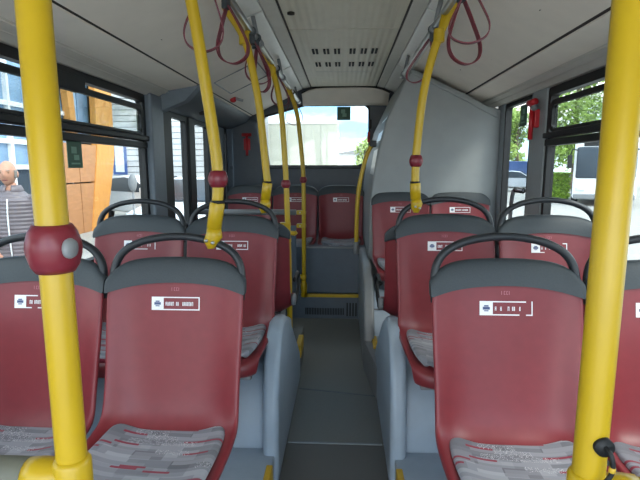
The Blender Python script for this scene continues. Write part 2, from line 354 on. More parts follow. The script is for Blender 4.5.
def side_window(x, sg, y0, y1, z0, z1, label, hoppers=None, fr=0.035):
    """sg -1 left, +1 right; hoppers: list of (ya, yb) opening lights above the transom"""
    WN[0] += 1
    w = empty('window_%d' % WN[0], (x, (y0 + y1) / 2, z0)); struct(w, label, 'window')
    xi, xo = x - sg * 0.004, x + sg * 0.04
    m = MB(); ring(m, rrect(y0, y1, z0, z1, 0.02), rrect(y0 + fr, y1 - fr, z0 + fr, z1 - fr * 1.3, 0.02), 'x', xi, xo); m.build('frame', 'black', w)
    gx = x + sg * 0.02
    if not hoppers:
        MB().prism(rrect(y0 + 0.01, y1 - 0.01, z0 + 0.01, z1 - 0.01, 0.02), 'x', gx, gx + 0.004).build('pane', 'glass', w)
    else:
        zt = 0.195
        MB().prism(rrect(y0 + 0.01, y1 - 0.01, z0 + 0.01, zt - 0.03, 0.02), 'x', gx, gx + 0.004).build('pane', 'glass', w)
        MB().box(*sorted((xi - sg * 0.022, xo)), y0, y1, zt - 0.030, zt).build('transom', 'black', w, bevel=0.006)
        MB().box(*sorted((xi - sg * 0.008, xo)), y0, y1, zt - 0.075, zt - 0.036).build('transom', 'black', w, bevel=0.006)
        MB().prism(rrect(y0 + 0.01, y1 - 0.01, zt, z1 - 0.01, 0.01), 'x', gx + sg * 0.012, gx + sg * 0.016).build('pane', 'glass', w)
        for ya, yb in hoppers:
            m = MB(); o = rrect(ya, yb, zt + 0.004, z1 - 0.075, 0.04); i = rrect(ya + 0.026, yb - 0.026, zt + 0.02, z1 - 0.105, 0.03)
            ring(m, o, i, 'x', xi - sg * 0.012, xi + sg * 0.014); h = m.build('hopper_frame', 'black', w, bevel=0.004)
            MB().prism(i, 'x', xi, xi + sg * 0.004).build('hopper_pane', 'glass', h, local=False)
        for ya, yb in hoppers:
            ym = yb - 0.80 if yb > 1 else (ya + yb) / 2
            MB().box(*sorted((xi - sg * 0.014, xo)), ym - 0.10, ym + 0.13, z1 - 0.10, z1 - 0.03).build('latch_plate', 'black', w, bevel=0.006)
    return w
side_window(XL, -1, 0.22, 3.10, -0.50, 0.456, 'large left window with sliding top lights beside the front seats', [(0.30, 3.035)])
side_window(XL, -1, 3.54, 3.93, -0.50, 0.41, 'narrow left window just behind the grey pillar')
side_window(XL, -1, 4.10, 4.56, -0.50, 0.41, 'narrow left window nearest the rear bench')
side_window(XL, -1, 5.12, 5.28, -0.50, 0.41, 'slit window in the left rear corner')
side_window(XL, -1, -1.0, 0.02, -0.50, 0.456, 'left window further forward in the bus', [(-0.92, -0.06)])
side_window(XR, 1, 0.22, 2.93, -0.50, 0.45, 'large right window with sliding top lights and trees outside', [(0.30, 2.87)])
side_window(XR, 1, 3.17, 3.68, -0.50, 0.45, 'narrow right window in front of the tall grey engine tower', fr=0.02)
side_window(XR, 1, -1.0, 0.02, -0.50, 0.45, 'right window further forward in the bus', [(-0.92, -0.06)])

# rear wall with its window
wr = empty('wall_rear', (0, YB, FLOOR)); struct(wr, 'dark grey rear wall around the back window', 'wall')
hole = [(-0.82, 0.0), (-0.885, 0.50), (-0.86, 0.545), (-0.42, 0.665), (0.25, 0.665), (0.285, 0.63), (0.295, 0.03), (0.265, 0.0)]
MB().box(XL - 0.05, XR + 0.05, YB, YB + 0.06, FLOOR - 0.06, 0.0).build('lower_panel', 'dark', wr)
MB().prism([(XL - 0.05, 0.0), (-0.82, 0.0), (-0.885, 0.50), (-0.86, 0.545), (-0.86, 0.9), (XL - 0.05, 0.9)], 'y', YB, YB + 0.06).build('corner_panel', 'dark', wr)
MB().prism([(-0.86, 0.545), (-0.42, 0.665), (0.25, 0.665), (0.25, 0.92), (-0.86, 0.92)], 'y', YB, YB + 0.06).build('header_panel', 'dark', wr)
MB().prism([(0.25, 0.665), (0.285, 0.63), (0.295, 0.03), (0.265, 0.0), (XR + 0.05, 0.0), (XR + 0.05, 0.9), (0.25, 0.92)], 'y', YB, YB + 0.06).build('corner_panel', 'dark', wr)
MB().prism([(-1.20, -0.25), (-0.86, -0.25), (-0.86, 0.05), (-0.93, 0.48), (-1.0, 0.5), (-1.20, 0.42)], 'y', YB - 0.09, YB + 0.01).build('corner_cover', 'dark', wr, bevel=0.03, seg=3)
MB().box(-1.24, 0.30, YB - 0.04, YB + 0.01, -0.02, 0.005).build('ledge', 'cap', wr, bevel=0.006)
WN[0] += 1
rw = empty('window_%d' % WN[0], (-0.3, YB, 0.0)); struct(rw, 'wide rear window of the bus with a cut-off upper corner', 'window')
cx, cz = -0.29, 0.33
m = MB(); ring(m, hole, [(cx + (x - cx) * 0.965, cz + (z - cz) * 0.94) for x, z in hole], 'y', YB - 0.012, YB + 0.03); m.build('gasket', 'black', rw)
MB().prism(hole, 'y', YB + 0.03, YB + 0.034).build('pane', 'glass', rw)
MB().box(0.265, 0.30, YB - 0.06, YB - 0.01, 0.40, 0.50).build('latch', 'black', rw, bevel=0.006)
MB().box(0.258, 0.285, YB - 0.06, YB - 0.012, 0.26, 0.37).build('latch_tab', 'red', rw, bevel=0.006)
MB().lathe((-0.05 + 0.26, YB - 0.02, 0.01), [(0.04, 0), (0.035, 0.02), (0.01, 0.03)], n=14).build('wiper_cover', 'black', rw, smooth=True)
# ------------------------------------------------------------------ podiums and steps
def nosing(parent, x0, x1, y0, y1, z): MB().box(x0, x1, y0, y1, z - 0.05, z + 0.004).build('nosing', 'yellow_dark', parent, bevel=0.003)
for nm, xw, xa, sg in (('left', XL, -0.28, -1), ('right', XR, 0.225, 1)):
    p = empty('seat_platform', ((xw + xa) / 2, 0.9, FLOOR), 'low grey seat platform along the %s wall under the front seats' % nm, 'platform', kind='structure')
    x0, x1 = sorted((xw, xa)); MB().box(x0, x1, -0.2, 1.90, FLOOR, PLAT).build('platform_body', 'podium', p, bevel=0.006)
    MB().box(*sorted((xa - sg * 0.004, xa + sg * 0.022)), 0.9, 1.78, PLAT - 0.1, PLAT + 0.004).build('nosing', 'yellow_dark', p, bevel=0.004)
    # arch box and rounded aisle-side plate
    a = empty('wheel_arch_box', ((xw + xa) / 2, 2.4, FLOOR), 'blue grey rounded wheel arch podium under the %s row of back to back seats' % nm, 'podium', kind='structure')
    prof = [(1.90, FLOOR), (1.90, -1.18), (1.93, -0.98), (1.98, -0.91), (2.08, -0.87), (2.72, -0.87), (2.84, -0.92), (2.88, -1.05), (2.88, FLOOR)]
    MB().prism(prof, 'x', *sorted((xw, xa + sg * 0.03))).build('arch_body', 'podium', a, bevel=0.012)
    pl = [(1.84, FLOOR), (1.845, -1.15), (1.86, -0.98), (1.91, -0.83), (2.0, -0.72), (2.10, -0.685), (2.22, -0.70), (2.36, -0.765), (2.5, -0.86), (2.64, -0.965), (2.78, -1.06), (2.88, -1.14), (2.91, -1.2), (2.91, FLOOR)]
    xe = -0.262 if sg < 0 else 0.203
    MB().prism(pl, 'x', *sorted((xe, xe + sg * 0.07))).build('side_plate', 'podium', a, bevel=0.028, seg=4)
    r_ = empty('rear_platform', ((xw + xa) / 2, 3.2, FLOOR), 'grey footwell platform behind the %s wheel arch' % nm, 'platform', kind='structure')
    MB().box(*sorted((xw, xe + sg * 0.01)), 2.92, 3.30 if sg < 0 else 4.12, FLOOR, -1.13).build('platform_body', 'floor_dark' if sg < 0 else 'podium', r_, bevel=0.006)
    MB().box(*sorted((xe - sg * 0.002, xe + sg * 0.03)), 2.915, 3.12, -1.21, -1.126).build('nosing', 'yellow_dark', r_, bevel=0.004)
# rear bench base
bb = empty('rear_bench_base', (-0.4, 4.5, FLOOR), 'dark blue grey base of the rear bench with a yellow step edge', 'bench base', kind='structure')
MB().box(XL, 0.22, 4.175, YB, -1.12, -0.70).build('front_panel', 'bench', bb, bevel=0.01)
MB().box(XL, 0.22, 4.13, YB, FLOOR, -1.12).build('step_riser', 'bench', bb, bevel=0.006)
MB().box(-0.33, 0.19, 4.115, 4.15, -1.14, -1.112).build('nosing', 'yellow', bb, bevel=0.004)
MB().box(-0.33, 0.20, 4.155, 4.18, -0.708, -0.696).build('edge_trim', 'grey_part', bb, bevel=0.003)
for k in range(24): 
    x = -0.325 + k * 0.0145; MB().box(x, x + 0.008, 4.122, 4.132, -1.30, -1.24).build('grille_slot', 'vent', bb)
for k in range(4): MB().box(0.04 + k * 0.026, 0.052 + k * 0.026, 4.122, 4.132, -1.31, -1.19).build('grille_slot', 'vent', bb)
# raised podium under the seats before the engine tower
p3 = empty('raised_podium', (0.7, 3.5, FLOOR), 'grey podium with bright moulded top below the seats before the engine tower', 'podium', kind='structure')
MB().prism([(3.13, FLOOR), (3.13, -0.93), (3.17, -0.875), (3.30, -0.85), (3.76, -0.85), (3.76, FLOOR)], 'x', 0.21, XR).build('podium_body', 'podium', p3, bevel=0.015, seg=3)
MB().prism([(3.05, FLOOR), (3.05, -1.1), (3.10, -0.92), (3.25, -0.76), (3.45, -0.70), (4.25, -0.70), (4.25, FLOOR)], 'x', 0.145, 0.215).build('side_plate', 'grey_part', p3, bevel=0.025, seg=4)
MB().prism([(0.147, 3.06), (0.203, 2.62), (0.27, 2.62), (0.27, 3.06)], 'z', FLOOR, -1.14).build('plinth', 'grey_part', p3, bevel=0.006)
MB().box(0.214, 0.60, 3.122, 3.135, -0.945, -0.94).build('seam', 'seam', p3)
# engine tower
tw = empty('engine_tower', (0.7, 4.4, FLOOR), 'tall dark grey engine tower with slanted edge reaching the ceiling', 'engine tower', kind='structure')
tp = [(0.505, 0.735), (0.415, 0.545), (0.325, 0.352), (0.267, 0.128), (0.232, -0.1), (0.212, -0.293), (0.205, -0.86), (XR, -0.86), (XR, 0.425), (1.07, 0.462), (0.945, 0.53)]
MB().prism(tp, 'y', 3.76, YB - 0.01).build('tower_body', 'tower', tw, bevel=0.02, seg=3)
MB().prism([(0.95, 0.50), (0.99, 0.49), (1.08, 0.44), (1.16, 0.39), (1.16, 0.36), (1.06, 0.41), (0.94, 0.475), (0.505, 0.69), (0.50, 0.715)], 'y', 3.748, 3.765).build('top_lip', 'tower', tw, bevel=0.004)
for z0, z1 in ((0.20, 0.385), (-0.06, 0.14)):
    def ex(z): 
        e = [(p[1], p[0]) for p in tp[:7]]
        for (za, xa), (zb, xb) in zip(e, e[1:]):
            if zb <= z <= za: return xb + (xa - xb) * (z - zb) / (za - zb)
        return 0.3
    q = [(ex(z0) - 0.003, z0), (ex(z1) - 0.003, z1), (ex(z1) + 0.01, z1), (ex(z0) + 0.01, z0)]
    MB().prism(q, 'y', 3.79, 4.25).build('reflection_strip', 'reflection', tw, bevel=0.004)  # pale strips paint in the light reflected along the tower's aisle edge
gl = curve([(0.24, 3.86, 0.19), (0.19, 3.86, 0.10), (0.14, 3.86, -0.10), (0.117, 3.86, -0.30), (0.112, 3.86, -0.62)], 8)
g = empty('grab_rail', (0.15, 3.86, -0.62), 'curved yellow grab rail beside the engine tower edge', 'grab rail')
MB().tube(gl, 0.017, 12).build('rail_tube', 'yellow', g, smooth=True)
MB().lathe((0.112, 3.86, -0.70), [(0.022, 0), (0.024, 0.06), (0.02, 0.10)], n=14).build('end_socket', 'grey_part', g, smooth=True)
MB().box(0.21, 0.262, 3.84, 3.88, 0.155, 0.205).build('end_bracket', 'cap', g, bevel=0.008)

# ------------------------------------------------------------------ seats
ST = [(-0.438, 0.330, 0.190, 0.0), (-0.455, 0.352, 0.200, 0.0), (-0.452, 0.388, 0.206, 0.004), (-0.425, 0.405, 0.211, 0.014), (-0.30, 0.400, 0.214, 0.028), (-0.15, 0.390, 0.217, 0.036),
      (-0.055, 0.393, 0.217, 0.044), (-0.006, 0.425, 0.215, 0.046), (0.014, 0.48, 0.213, 0.042), (0.034, 0.58, 0.214, 0.034), (0.054, 0.70, 0.219, 0.024),
      (0.071, 0.80, 0.221, 0.018), (0.080, 0.848, 0.219, 0.014), (0.083, 0.866, 0.205, 0.008)]
BACK = [(-0.006, 0.425, 0.046), (0.014, 0.48, 0.042), (0.034, 0.58, 0.034), (0.054, 0.70, 0.024), (0.071, 0.80, 0.018), (0.083, 0.865, 0.016), (0.092, 0.905, 0.012)]
US = [-1, -0.95, -0.86, -0.72, -0.5, -0.25, 0, 0.25, 0.5, 0.72, 0.86, 0.95, 1]
def sm(t): t = max(0, min(1, t)); return t * t * (3 - 2 * t)
def normals(st):
    out = []
    for i in range(len(st)):
        a = st[max(0, i - 1)]; b = st[min(len(st) - 1, i + 1)]; dy, dz = b[0] - a[0], b[1] - a[1]; L = math.hypot(dy, dz); out.append((-dz / L, dy / L))
    return out
NS = normals(ST)
def shell_rows(i0, i1, shrink=0.0, raise_=0.0, us=US):
    rows = []
    for i in range(i0, i1):
        y, z, hw, lift = ST[i]; n = NS[i]; rd = 0.06 * max(0, min(1, (-0.33 - y) / 0.11))
        rows.append([(u * (hw - shrink), y + rd * abs(u) ** 5 + n[0] * (lift * sm((abs(u) - 0.62) / 0.38) + raise_), z + n[1] * (lift * sm((abs(u) - 0.62) / 0.38) + raise_)) for u in us])
    return rows
def back_at(z, u=0):
    for a, b in zip(BACK, BACK[1:]):
        if a[1] <= z <= b[1] or b is BACK[-1]:
            t = (z - a[1]) / (b[1] - a[1]); lf = a[2] + (b[2] - a[2]) * min(t, 1); return a[0] + (b[0] - a[0]) * t - lf * sm((abs(u) - 0.62) / 0.38)
def build_proto():
    me = {}
    s = MB().grid(shell_rows(0, len(ST))); me['shell'] = s.mesh('shell', 'burgundy', (0, 0, 0))
    # dark top cap wrapped around the backrest edge
    m = MB(); front = []
    for k in range(5):
        t = k / 4; row = []
        for u in US:
            zl = 0.856 - 0.034 * abs(u) ** 2.2; zt = 0.934 - 0.016 * u * u - 0.050 * abs(u) ** 7
            z = zl + (zt - zl) * t; row.append((u * 0.2255, back_at(min(z, 0.90), u) + (z - 0.9 if z > 0.9 else 0) * 0.3 - 0.006 + 0.010 * t ** 3, z))
        front.append(row)
    back = [[(x, y + 0.036 - 0.012 * (i / 4) ** 3, z) for x, y, z in r] for i, r in enumerate(front)]
    prof = front + back[::-1]; rows = [[r[j] for r in prof] + [front[0][j]] for j in range(len(US))]
    m.grid(rows); n = len(prof)
    m.add(rows[0][:n], [tuple(range(n))]); m.add(rows[-1][:n], [tuple(range(n))])
    me['cap'] = m.mesh('cap', 'cap', (0, 0, 0))
    half = [(-0.208, 0.80), (-0.211, 0.86), (-0.202, 0.915), (-0.172, 0.955), (-0.115, 0.983), (-0.05, 0.996)]
    hp = [(x, 0.085 + (z - 0.8) * 0.17, z) for x, z in half] + [(0, 0.118, 0.999)] + [(-x, 0.085 + (z - 0.8) * 0.17, z) for x, z in half[::-1]]
    me['handle'] = MB().tube(curve(hp, 5), 0.0125, 10, flat=1.25).mesh('handle', 'handle', (0, 0, 0))
    # cushion
    rows = []
    stc = [(-0.440, 0.392, 0.150), (-0.425, 0.420, 0.176), (-0.36, 0.424, 0.186), (-0.25, 0.417, 0.189), (-0.13, 0.410, 0.189), (-0.065, 0.410, 0.188), (-0.040, 0.412, 0.183), (-0.030, 0.411, 0.160)]
    uc = [-1, -0.97, -0.85, -0.6, -0.3, 0, 0.3, 0.6, 0.85, 0.97, 1]
    for y, z, hw in stc: rows.append([(u * hw, y + 0.05 * abs(u) ** 5 * max(0, min(1, (-0.33 - y) / 0.1)), z + 0.020 * sm((abs(u) - 0.5) / 0.4) - (0.022 if abs(u) == 1 else 0)) for u in uc])
    me['cushion'] = MB().grid(rows).mesh('cushion', 'moquette', (0, 0, 0))
    p = MB(); p.box(-0.15, 0.15, -0.36, -0.06, 0.335, 0.375); p.box(-0.13, -0.08, -0.25, -0.15, 0.0, 0.335); p.box(0.08, 0.13, -0.25, -0.15, 0.0, 0.335); p.box(-0.16, 0.16, -0.30, -0.10, 0.0, 0.012)
    me['pedestal'] = p.mesh('pedestal', 'grey_part', (0, 0, 0))
    p = MB(); p.box(-0.15, 0.15, -0.30, -0.06, 0.27, 0.375); me['bracket'] = p.mesh('bracket', 'grey_part', (0, 0, 0))
    return me
SEAT = build_proto()
def label_mesh(seed, worn):
    rnd = random.Random(seed); m = MB()
    def q(x0, x1, z0, z1, mi=0, lift=0.0015):
        n = max(1, int((x1 - x0) / 0.03))
        m.add([(x0, back_at(z0) - lift, z0), (x1, back_at(z0) - lift, z0), (x1, back_at(z1) - lift, z1), (x0, back_at(z1) - lift, z1)], [(0, 1, 2, 3)], mi)
    z0, z1, xa, xb = 0.768, 0.810, -0.078, 0.078
    keep = lambda p: rnd.random() > worn * p
    q(xa, xa + 0.039, z0, z1)
    q(xa + 0.009, xa + 0.030, z0 + 0.017, z0 + 0.025, 1, 0.0025); q(xa + 0.013, xa + 0.026, z0 + 0.012, z0 + 0.015, 1, 0.0025); q(xa + 0.013, xa + 0.026, z0 + 0.026, z0 + 0.030, 1, 0.0025)
    for a in range(6):
        t0, t1 = xa + 0.039 + a * 0.0195, xa + 0.039 + (a + 1) * 0.0195
        if keep(0.8): q(t0, t1, z1 - 0.0035, z1)
        if keep(0.8): q(t0, t1, z0, z0 + 0.0035)
    if keep(0.4): q(xb - 0.0035, xb, z0, z1)
    x = xa + 0.045
    for k in range(17):          # small worn capitals, unreadable in the photograph
        w = rnd.choice((0.0035, 0.0045, 0.005)); zc = 0.788
        if k != 8 and keep(1.0):
            q(x, x + 0.0015, zc - 0.006, zc + 0.006); q(x, x + w, zc + 0.0035, zc + 0.006) if rnd.random() < 0.6 else q(x, x + w, zc - 0.006, zc - 0.0035)
            q(x + w - 0.0015, x + w, zc - 0.006, zc + 0.006)
            if rnd.random() < 0.5: q(x, x + w, zc - 0.0012, zc + 0.0012)
        x += w + 0.0014
    for k in range(4):
        xx = -0.014 + k * 0.0075
        q(xx, xx + 0.002, 0.829, 0.840, 2); 
        if k in (1, 2): q(xx + 0.002, xx + 0.005, 0.829, 0.831, 2); q(xx + 0.002, xx + 0.005, 0.838, 0.840, 2)
    return m
def part(name, me, parent, smooth=True, sub=0, solid=0, bev=0):
    o = bpy.data.objects.new(name, me); C.objects.link(o); o.parent = parent
    if smooth:
        for p in me.polygons: p.use_smooth = True
    if solid: d = o.modifiers.new('thickness', 'SOLIDIFY'); d.thickness = solid; d.offset = -1
    if bev: d = o.modifiers.new('edge', 'BEVEL'); d.width = bev; d.segments = 2
    if sub: d = o.modifiers.new('smooth', 'SUBSURF'); d.levels = d.render_levels = sub
    return o
def seat(x, y, z, label, group, handle=True, worn=0.0, ped='pedestal', rz=0.0, seed=1, tagged=True):
    t = empty('bus_seat', (x, y, z), label, 'seat', group, rz=rz)
    part('seat_shell', SEAT['shell'], t, sub=1, solid=0.018); part('headrest_cap', SEAT['cap'], t, sub=1)
    if handle: part('grab_handle', SEAT['handle'], t)
    part('seat_cushion', SEAT['cushion'], t, sub=2, solid=0.03)
    part(ped, SEAT[ped], t, smooth=False)
    if tagged:
        lb = part('sticker', label_mesh(seed, worn).mesh('label', ['sticker', 'sticker_ink', 'sticker_faint'], (0, 0, 0)), t, smooth=False)
        lb['kind'] = 'stuff'; lb['label'] = 'white framed seat sticker, partly worn off' if worn > 0.3 else 'white framed seat sticker'
    return t
GF, GM, GR = 'front row seats', 'seats on the wheel arches', 'rear bench seats'
seat(-0.533, 1.40, -1.222, 'burgundy seat in front left row next to the aisle, sticker intact', GF, seed=11, worn=0.08)
seat(-0.988, 1.40, -1.222, 'burgundy front left seat against the window behind the near yellow pole', GF, seed=12, worn=0.45)
seat(0.490, 1.345, -1.207, 'burgundy seat in front right row next to the aisle, sticker worn off', GF, seed=53, worn=0.5)
seat(0.945, 1.345, -1.207, 'burgundy front right seat against the window behind the near yellow pole', GF, seed=14, worn=0.3)
seat(-0.535, 2.21, -1.165, 'burgundy second row left seat beside the aisle, pole clamped to its handle', GM, ped='bracket', seed=15, worn=0.2)
seat(-0.988, 2.20, -1.165, 'burgundy second row left seat by the large window', GM, ped='bracket', seed=16, worn=0.55)
seat(0.466, 2.11, -1.145, 'burgundy second row right seat beside the aisle, pole clamped to its handle', GM, ped='bracket', seed=17, worn=0.1)
seat(0.917, 2.08, -1.145, 'burgundy second row right seat by the large window', GM, ped='bracket', seed=18, worn=0.7)
seat(0.446, 3.66, -1.115, 'burgundy seat at the engine tower nearer the aisle, no handle', 'seats before the engine tower', handle=False, ped='bracket', seed=19)
seat(0.900, 3.66, -1.115, 'burgundy seat at the engine tower nearer the right window, no handle', 'seats before the engine tower', handle=False, ped='bracket', seed=20)
for k, (xx, lb) in enumerate(((-0.925, 'burgundy rear bench seat in the left back corner'), (-0.471, 'burgundy middle seat of the three visible on the rear bench'), (-0.017, 'burgundy rear bench seat right next to the engine tower'))):
    seat(xx, 4.70, -1.110, lb, GR, handle=False, ped='bracket', seed=30 + k)
# rear-facing seats back to back with the second row: only their aisle flanks show
for xx, yy, lb, sg in ((-0.50, 2.56, 'rear facing burgundy seat behind the second row left of the aisle', 1), (0.44, 2.50, 'rear facing burgundy seat behind the second row right of the aisle', -1)):
    t = seat(xx, yy, -1.20, lb, 'rear facing seats on the wheel arches', handle=False, ped='bracket', rz=math.pi, seed=40, tagged=False)
    lx = -0.235 * sg
    arm = MB().tube(curve([(lx, -0.03, 0.58), (lx, -0.20, 0.585), (lx, -0.27, 0.55), (lx, -0.24, 0.48), (lx, -0.06, 0.44)], 6), 0.011, 8).build('armrest_loop', 'black', t, smooth=True, local=True)
    MB().lathe((lx * 0.98, -0.03, 0.47), [(0.03, -0.012), (0.034, 0), (0.03, 0.012)], axis='x', n=16).build('pivot_disc', 'grey_part', t, smooth=True, local=True)

# ------------------------------------------------------------------ poles and rails
PR = 0.018
def barrel(c, r=0.031, h=0.052):
    return MB().lathe(c, [(0.019, -h * 0.5), (r * 0.70, -h * 0.5), (r * 0.86, -h * 0.36), (r * 0.97, -h * 0.15), (r, 0), (r * 0.97, h * 0.15), (r * 0.86, h * 0.36), (r * 0.70, h * 0.5), (0.019, h * 0.5)], n=24)
def seat_connector(parent, top, end):
    """yellow sleeve that clamps a pole foot to a seat handle"""
    s = Vector(top); e = Vector(end); mid = s + (e - s) * 0.56
    MB().tube([s, s + (mid - s) * 0.06, mid], [0.021, 0.024, 0.0235], 14).build('sleeve', 'yellow', parent, smooth=True)
    MB().tube([s + Vector((0, 0, 0.006)), s - Vector((0, 0, 0.004))], 0.0225, 14).build('gasket_ring', 'black', parent, smooth=True)
    c = MB().tube([mid, mid + (e - mid) * 0.35 + Vector((0.004, 0, 0)), e + Vector((-0.002, 0, 0.02)), e], [0.0235, 0.027, 0.022, 0.012], 12).build('clamp', 'yellow', parent, smooth=True)
    for dx, dz in ((-0.008, 0.028), (0.012, 0.022)):
        MB().lathe((e[0] + dx, e[1] - 0.026, e[2] + dz), [(0.0055, -0.003), (0.0055, 0.006)], axis='y', n=10).build('screw', 'steel', c, smooth=True)
def bracket(parent, x, y, z, w=0.05):
    MB().box(x - w, x + 0.02, y - 0.022, y + 0.022, z - 0.018, z + 0.018).build('bracket', 'yellow', parent, bevel=0.006)
    MB().lathe((x - w * 0.5, y - 0.024, z), [(0.006, -0.003), (0.006, 0.004)], axis='y', n=8).build('screw', 'steel', parent)
def pole(pts, label, ball=None, end=None, rail=None, name='handrail_pole', r=PR):
    lo = min(pts, key=lambda p: p[2]); t = empty(name, lo, label, 'handrail pole')
    MB().tube(curve(pts, 8), r, 16).build('tube', 'yellow', t, smooth=True)
    if ball: barrel(ball).build('joint', 'ball', t, smooth=True)
    if end: seat_connector(t, pts[-1], end)
    if rail:
        (px, pz), rx, rz = rail; y = pts[0][1]
        MB().tube([(px, y, pz - 0.028), (px, y, pz + 0.028)], 0.024, 14).build('rail_clamp', 'yellow', t, smooth=True, bevel=0.004)
        MB().tube([(px, y, pz), (rx, y, rz)], 0.012, 10).build('clamp_arm', 'yellow', t, smooth=True)
    return t
# near poles: straight, with rail tees
for x, lb, sg in ((-0.338, 'thick yellow pole nearest on the left with a burgundy joint', -1), (0.2955, 'thick yellow pole nearest on the right with a black cable', 1)):
    y = 0.54; t = empty('handrail_pole', (x, y, FLOOR), lb, 'handrail pole')
    MB().tube([(x, y, FLOOR), (x, y, 0.8)], PR, 24).build('tube', 'yellow', t, smooth=True)
    MB().tube([(x, y, -0.43), (x, y, -0.424), (x, y, -0.366), (x, y, -0.36)], [0.0185, 0.0225, 0.0225, 0.019], 24).build('tee_collar', 'yellow', t, smooth=True)
    e = x + sg * 0.058
    tee = MB().tube([(x, y, -0.392), (x + sg * 0.03, y, -0.388), (x + sg * 0.045, y, -0.386), (e, y, -0.386)], [0.022, 0.024, 0.0225, 0.021], 20).build('tee_arm', 'yellow', t, smooth=True)
    MB().lathe((x + sg * 0.026, y - 0.024, -0.396), [(0.006, -0.003), (0.006, 0.004)], axis='y', n=12).build('screw', 'steel', tee, smooth=True)
    MB().tube([(e, y, -0.386), (XL + 0.0 if sg < 0 else XR, y, -0.386)], 0.0215 if sg < 0 else 0.018, 20).build('cross_rail', 'sleeve' if sg < 0 else 'yellow', t, smooth=True)
    if sg < 0:
        barrel((x, y, -0.094), 0.0305, 0.056).build('joint', 'ball', t, smooth=True)
        MB().lathe((x + 0.0235, y - 0.013, -0.092), [(0.011, 0), (0.012, 0.004), (0.010, 0.008)], axis='x', n=16).build('stop_button', 'grey_part', t, smooth=True)
    else:
        MB().lathe((x + 0.004, y - 0.0215, -0.316), [(0.011, -0.001), (0.011, 0.008)], axis='y', n=18).build('grommet', 'black', t, smooth=True)
        cpts = curve([(x + 0.004, y - 0.018, -0.314), (x + 0.007, y - 0.030, -0.320), (x + 0.010, y - 0.030, -0.338), (x + 0.006, y - 0.028, -0.352), (x - 0.002, y - 0.026, -0.362), (x - 0.006, y - 0.026, -0.365)], 5)
        cb = MB().tube(cpts, 0.0028, 8).build('cable', 'black', t, smooth=True)
        MB().tube([(x + 0.0098, y - 0.030, -0.334), (x + 0.0092, y - 0.0297, -0.340)], 0.0036, 8).build('tape_band', 'yellow_dark', cb, smooth=True)
pole([(-0.56, 1.5, 0.74), (-0.49, 1.5, 0.62), (-0.455, 1.5, 0.49), (-0.422, 1.5, 0.262), (-0.397, 1.5, 0.06), (-0.391, 1.5, -0.037), (-0.395, 1.5, -0.11)],
     'curved yellow pole clamped to the front left aisle seat handle', (-0.391, 1.5, -0.037), (-0.42, 1.5, -0.258), ((-0.485, 0.605), -0.444, 0.640))
pole([(-0.555, 2.35, 0.74), (-0.465, 2.35, 0.59), (-0.425, 2.35, 0.42), (-0.399, 2.35, 0.26), (-0.376, 2.35, 0.0), (-0.368, 2.35, -0.075)],
     'curved yellow pole clamped to the second row left seat handle', None, (-0.39, 2.35, -0.225), ((-0.468, 0.595), -0.444, 0.640))
p4 = pole([(-0.53, 3.1, 0.74), (-0.44, 3.1, 0.58), (-0.393, 3.1, 0.355), (-0.372, 3.1, 0.05), (-0.362, 3.1, -0.2), (-0.352, 3.1, -0.7), (-0.35, 3.1, -1.13)],
     'yellow pole with burgundy joint just behind the left wheel arch', (-0.367, 3.1, -0.108), None, ((-0.445, 0.59), -0.444, 0.640))
bracket(p4, -0.36, 3.1, -0.375); bracket(p4, -0.357, 3.1, -0.475); 
MB().tube([(-0.36, 3.08, -0.42), (-0.31, 3.06, -0.425), (-0.295, 3.06, -0.415)], [0.012, 0.016, 0.012], 10).build('side_peg', 'yellow', p4, smooth=True)
p5 = pole([(-0.53, 4.1, 0.74), (-0.455, 4.1, 0.64), (-0.385, 4.1, 0.43), (-0.35, 4.1, 0.12), (-0.335, 4.1, -0.11), (-0.334, 4.1, -0.6), (-0.336, 4.1, -1.13)],
     'farthest yellow pole with burgundy joint in front of the rear bench', (-0.336, 4.1, -0.108), None, ((-0.45, 0.61), -0.444, 0.640))
for z in (-0.385, -0.50, -0.95): bracket(p5, -0.335, 4.1, z, 0.06)
MB().tube([(-0.336, 4.1, -0.99), (-0.336, 4.1, -1.02), (-0.336, 4.1, -1.13)], [0.019, 0.028, 0.026], 12).build('foot_sleeve', 'yellow', p5, smooth=True)
pr = pole([(0.50, 2.2, 0.74), (0.472, 2.2, 0.69), (0.405, 2.2, 0.545), (0.353, 2.2, 0.334), (0.330, 2.2, 0.10), (0.326, 2.2, 0.0), (0.326, 2.2, -0.07)],
     'curved yellow pole clamped to the second row right seat handle', (0.327, 2.2, 0.027), (0.335, 2.2, -0.205), ((0.41, 0.56), 0.430, 0.655))
# padded cross rail before the rear left corner seat
cr = empty('barrier_rail', (-0.8, 4.1, -0.40), 'grey padded barrier rail before the rear left seats', 'barrier rail')
MB().tube([(XL, 4.1, -0.385), (-0.40, 4.1, -0.385)], 0.024, 14).build('padded_tube', 'grey_part', cr, smooth=True)
MB().box(XL + 0.02, -0.40, 4.093, 4.107, -0.95, -0.50).build('barrier_panel', 'bench', cr, bevel=0.003)
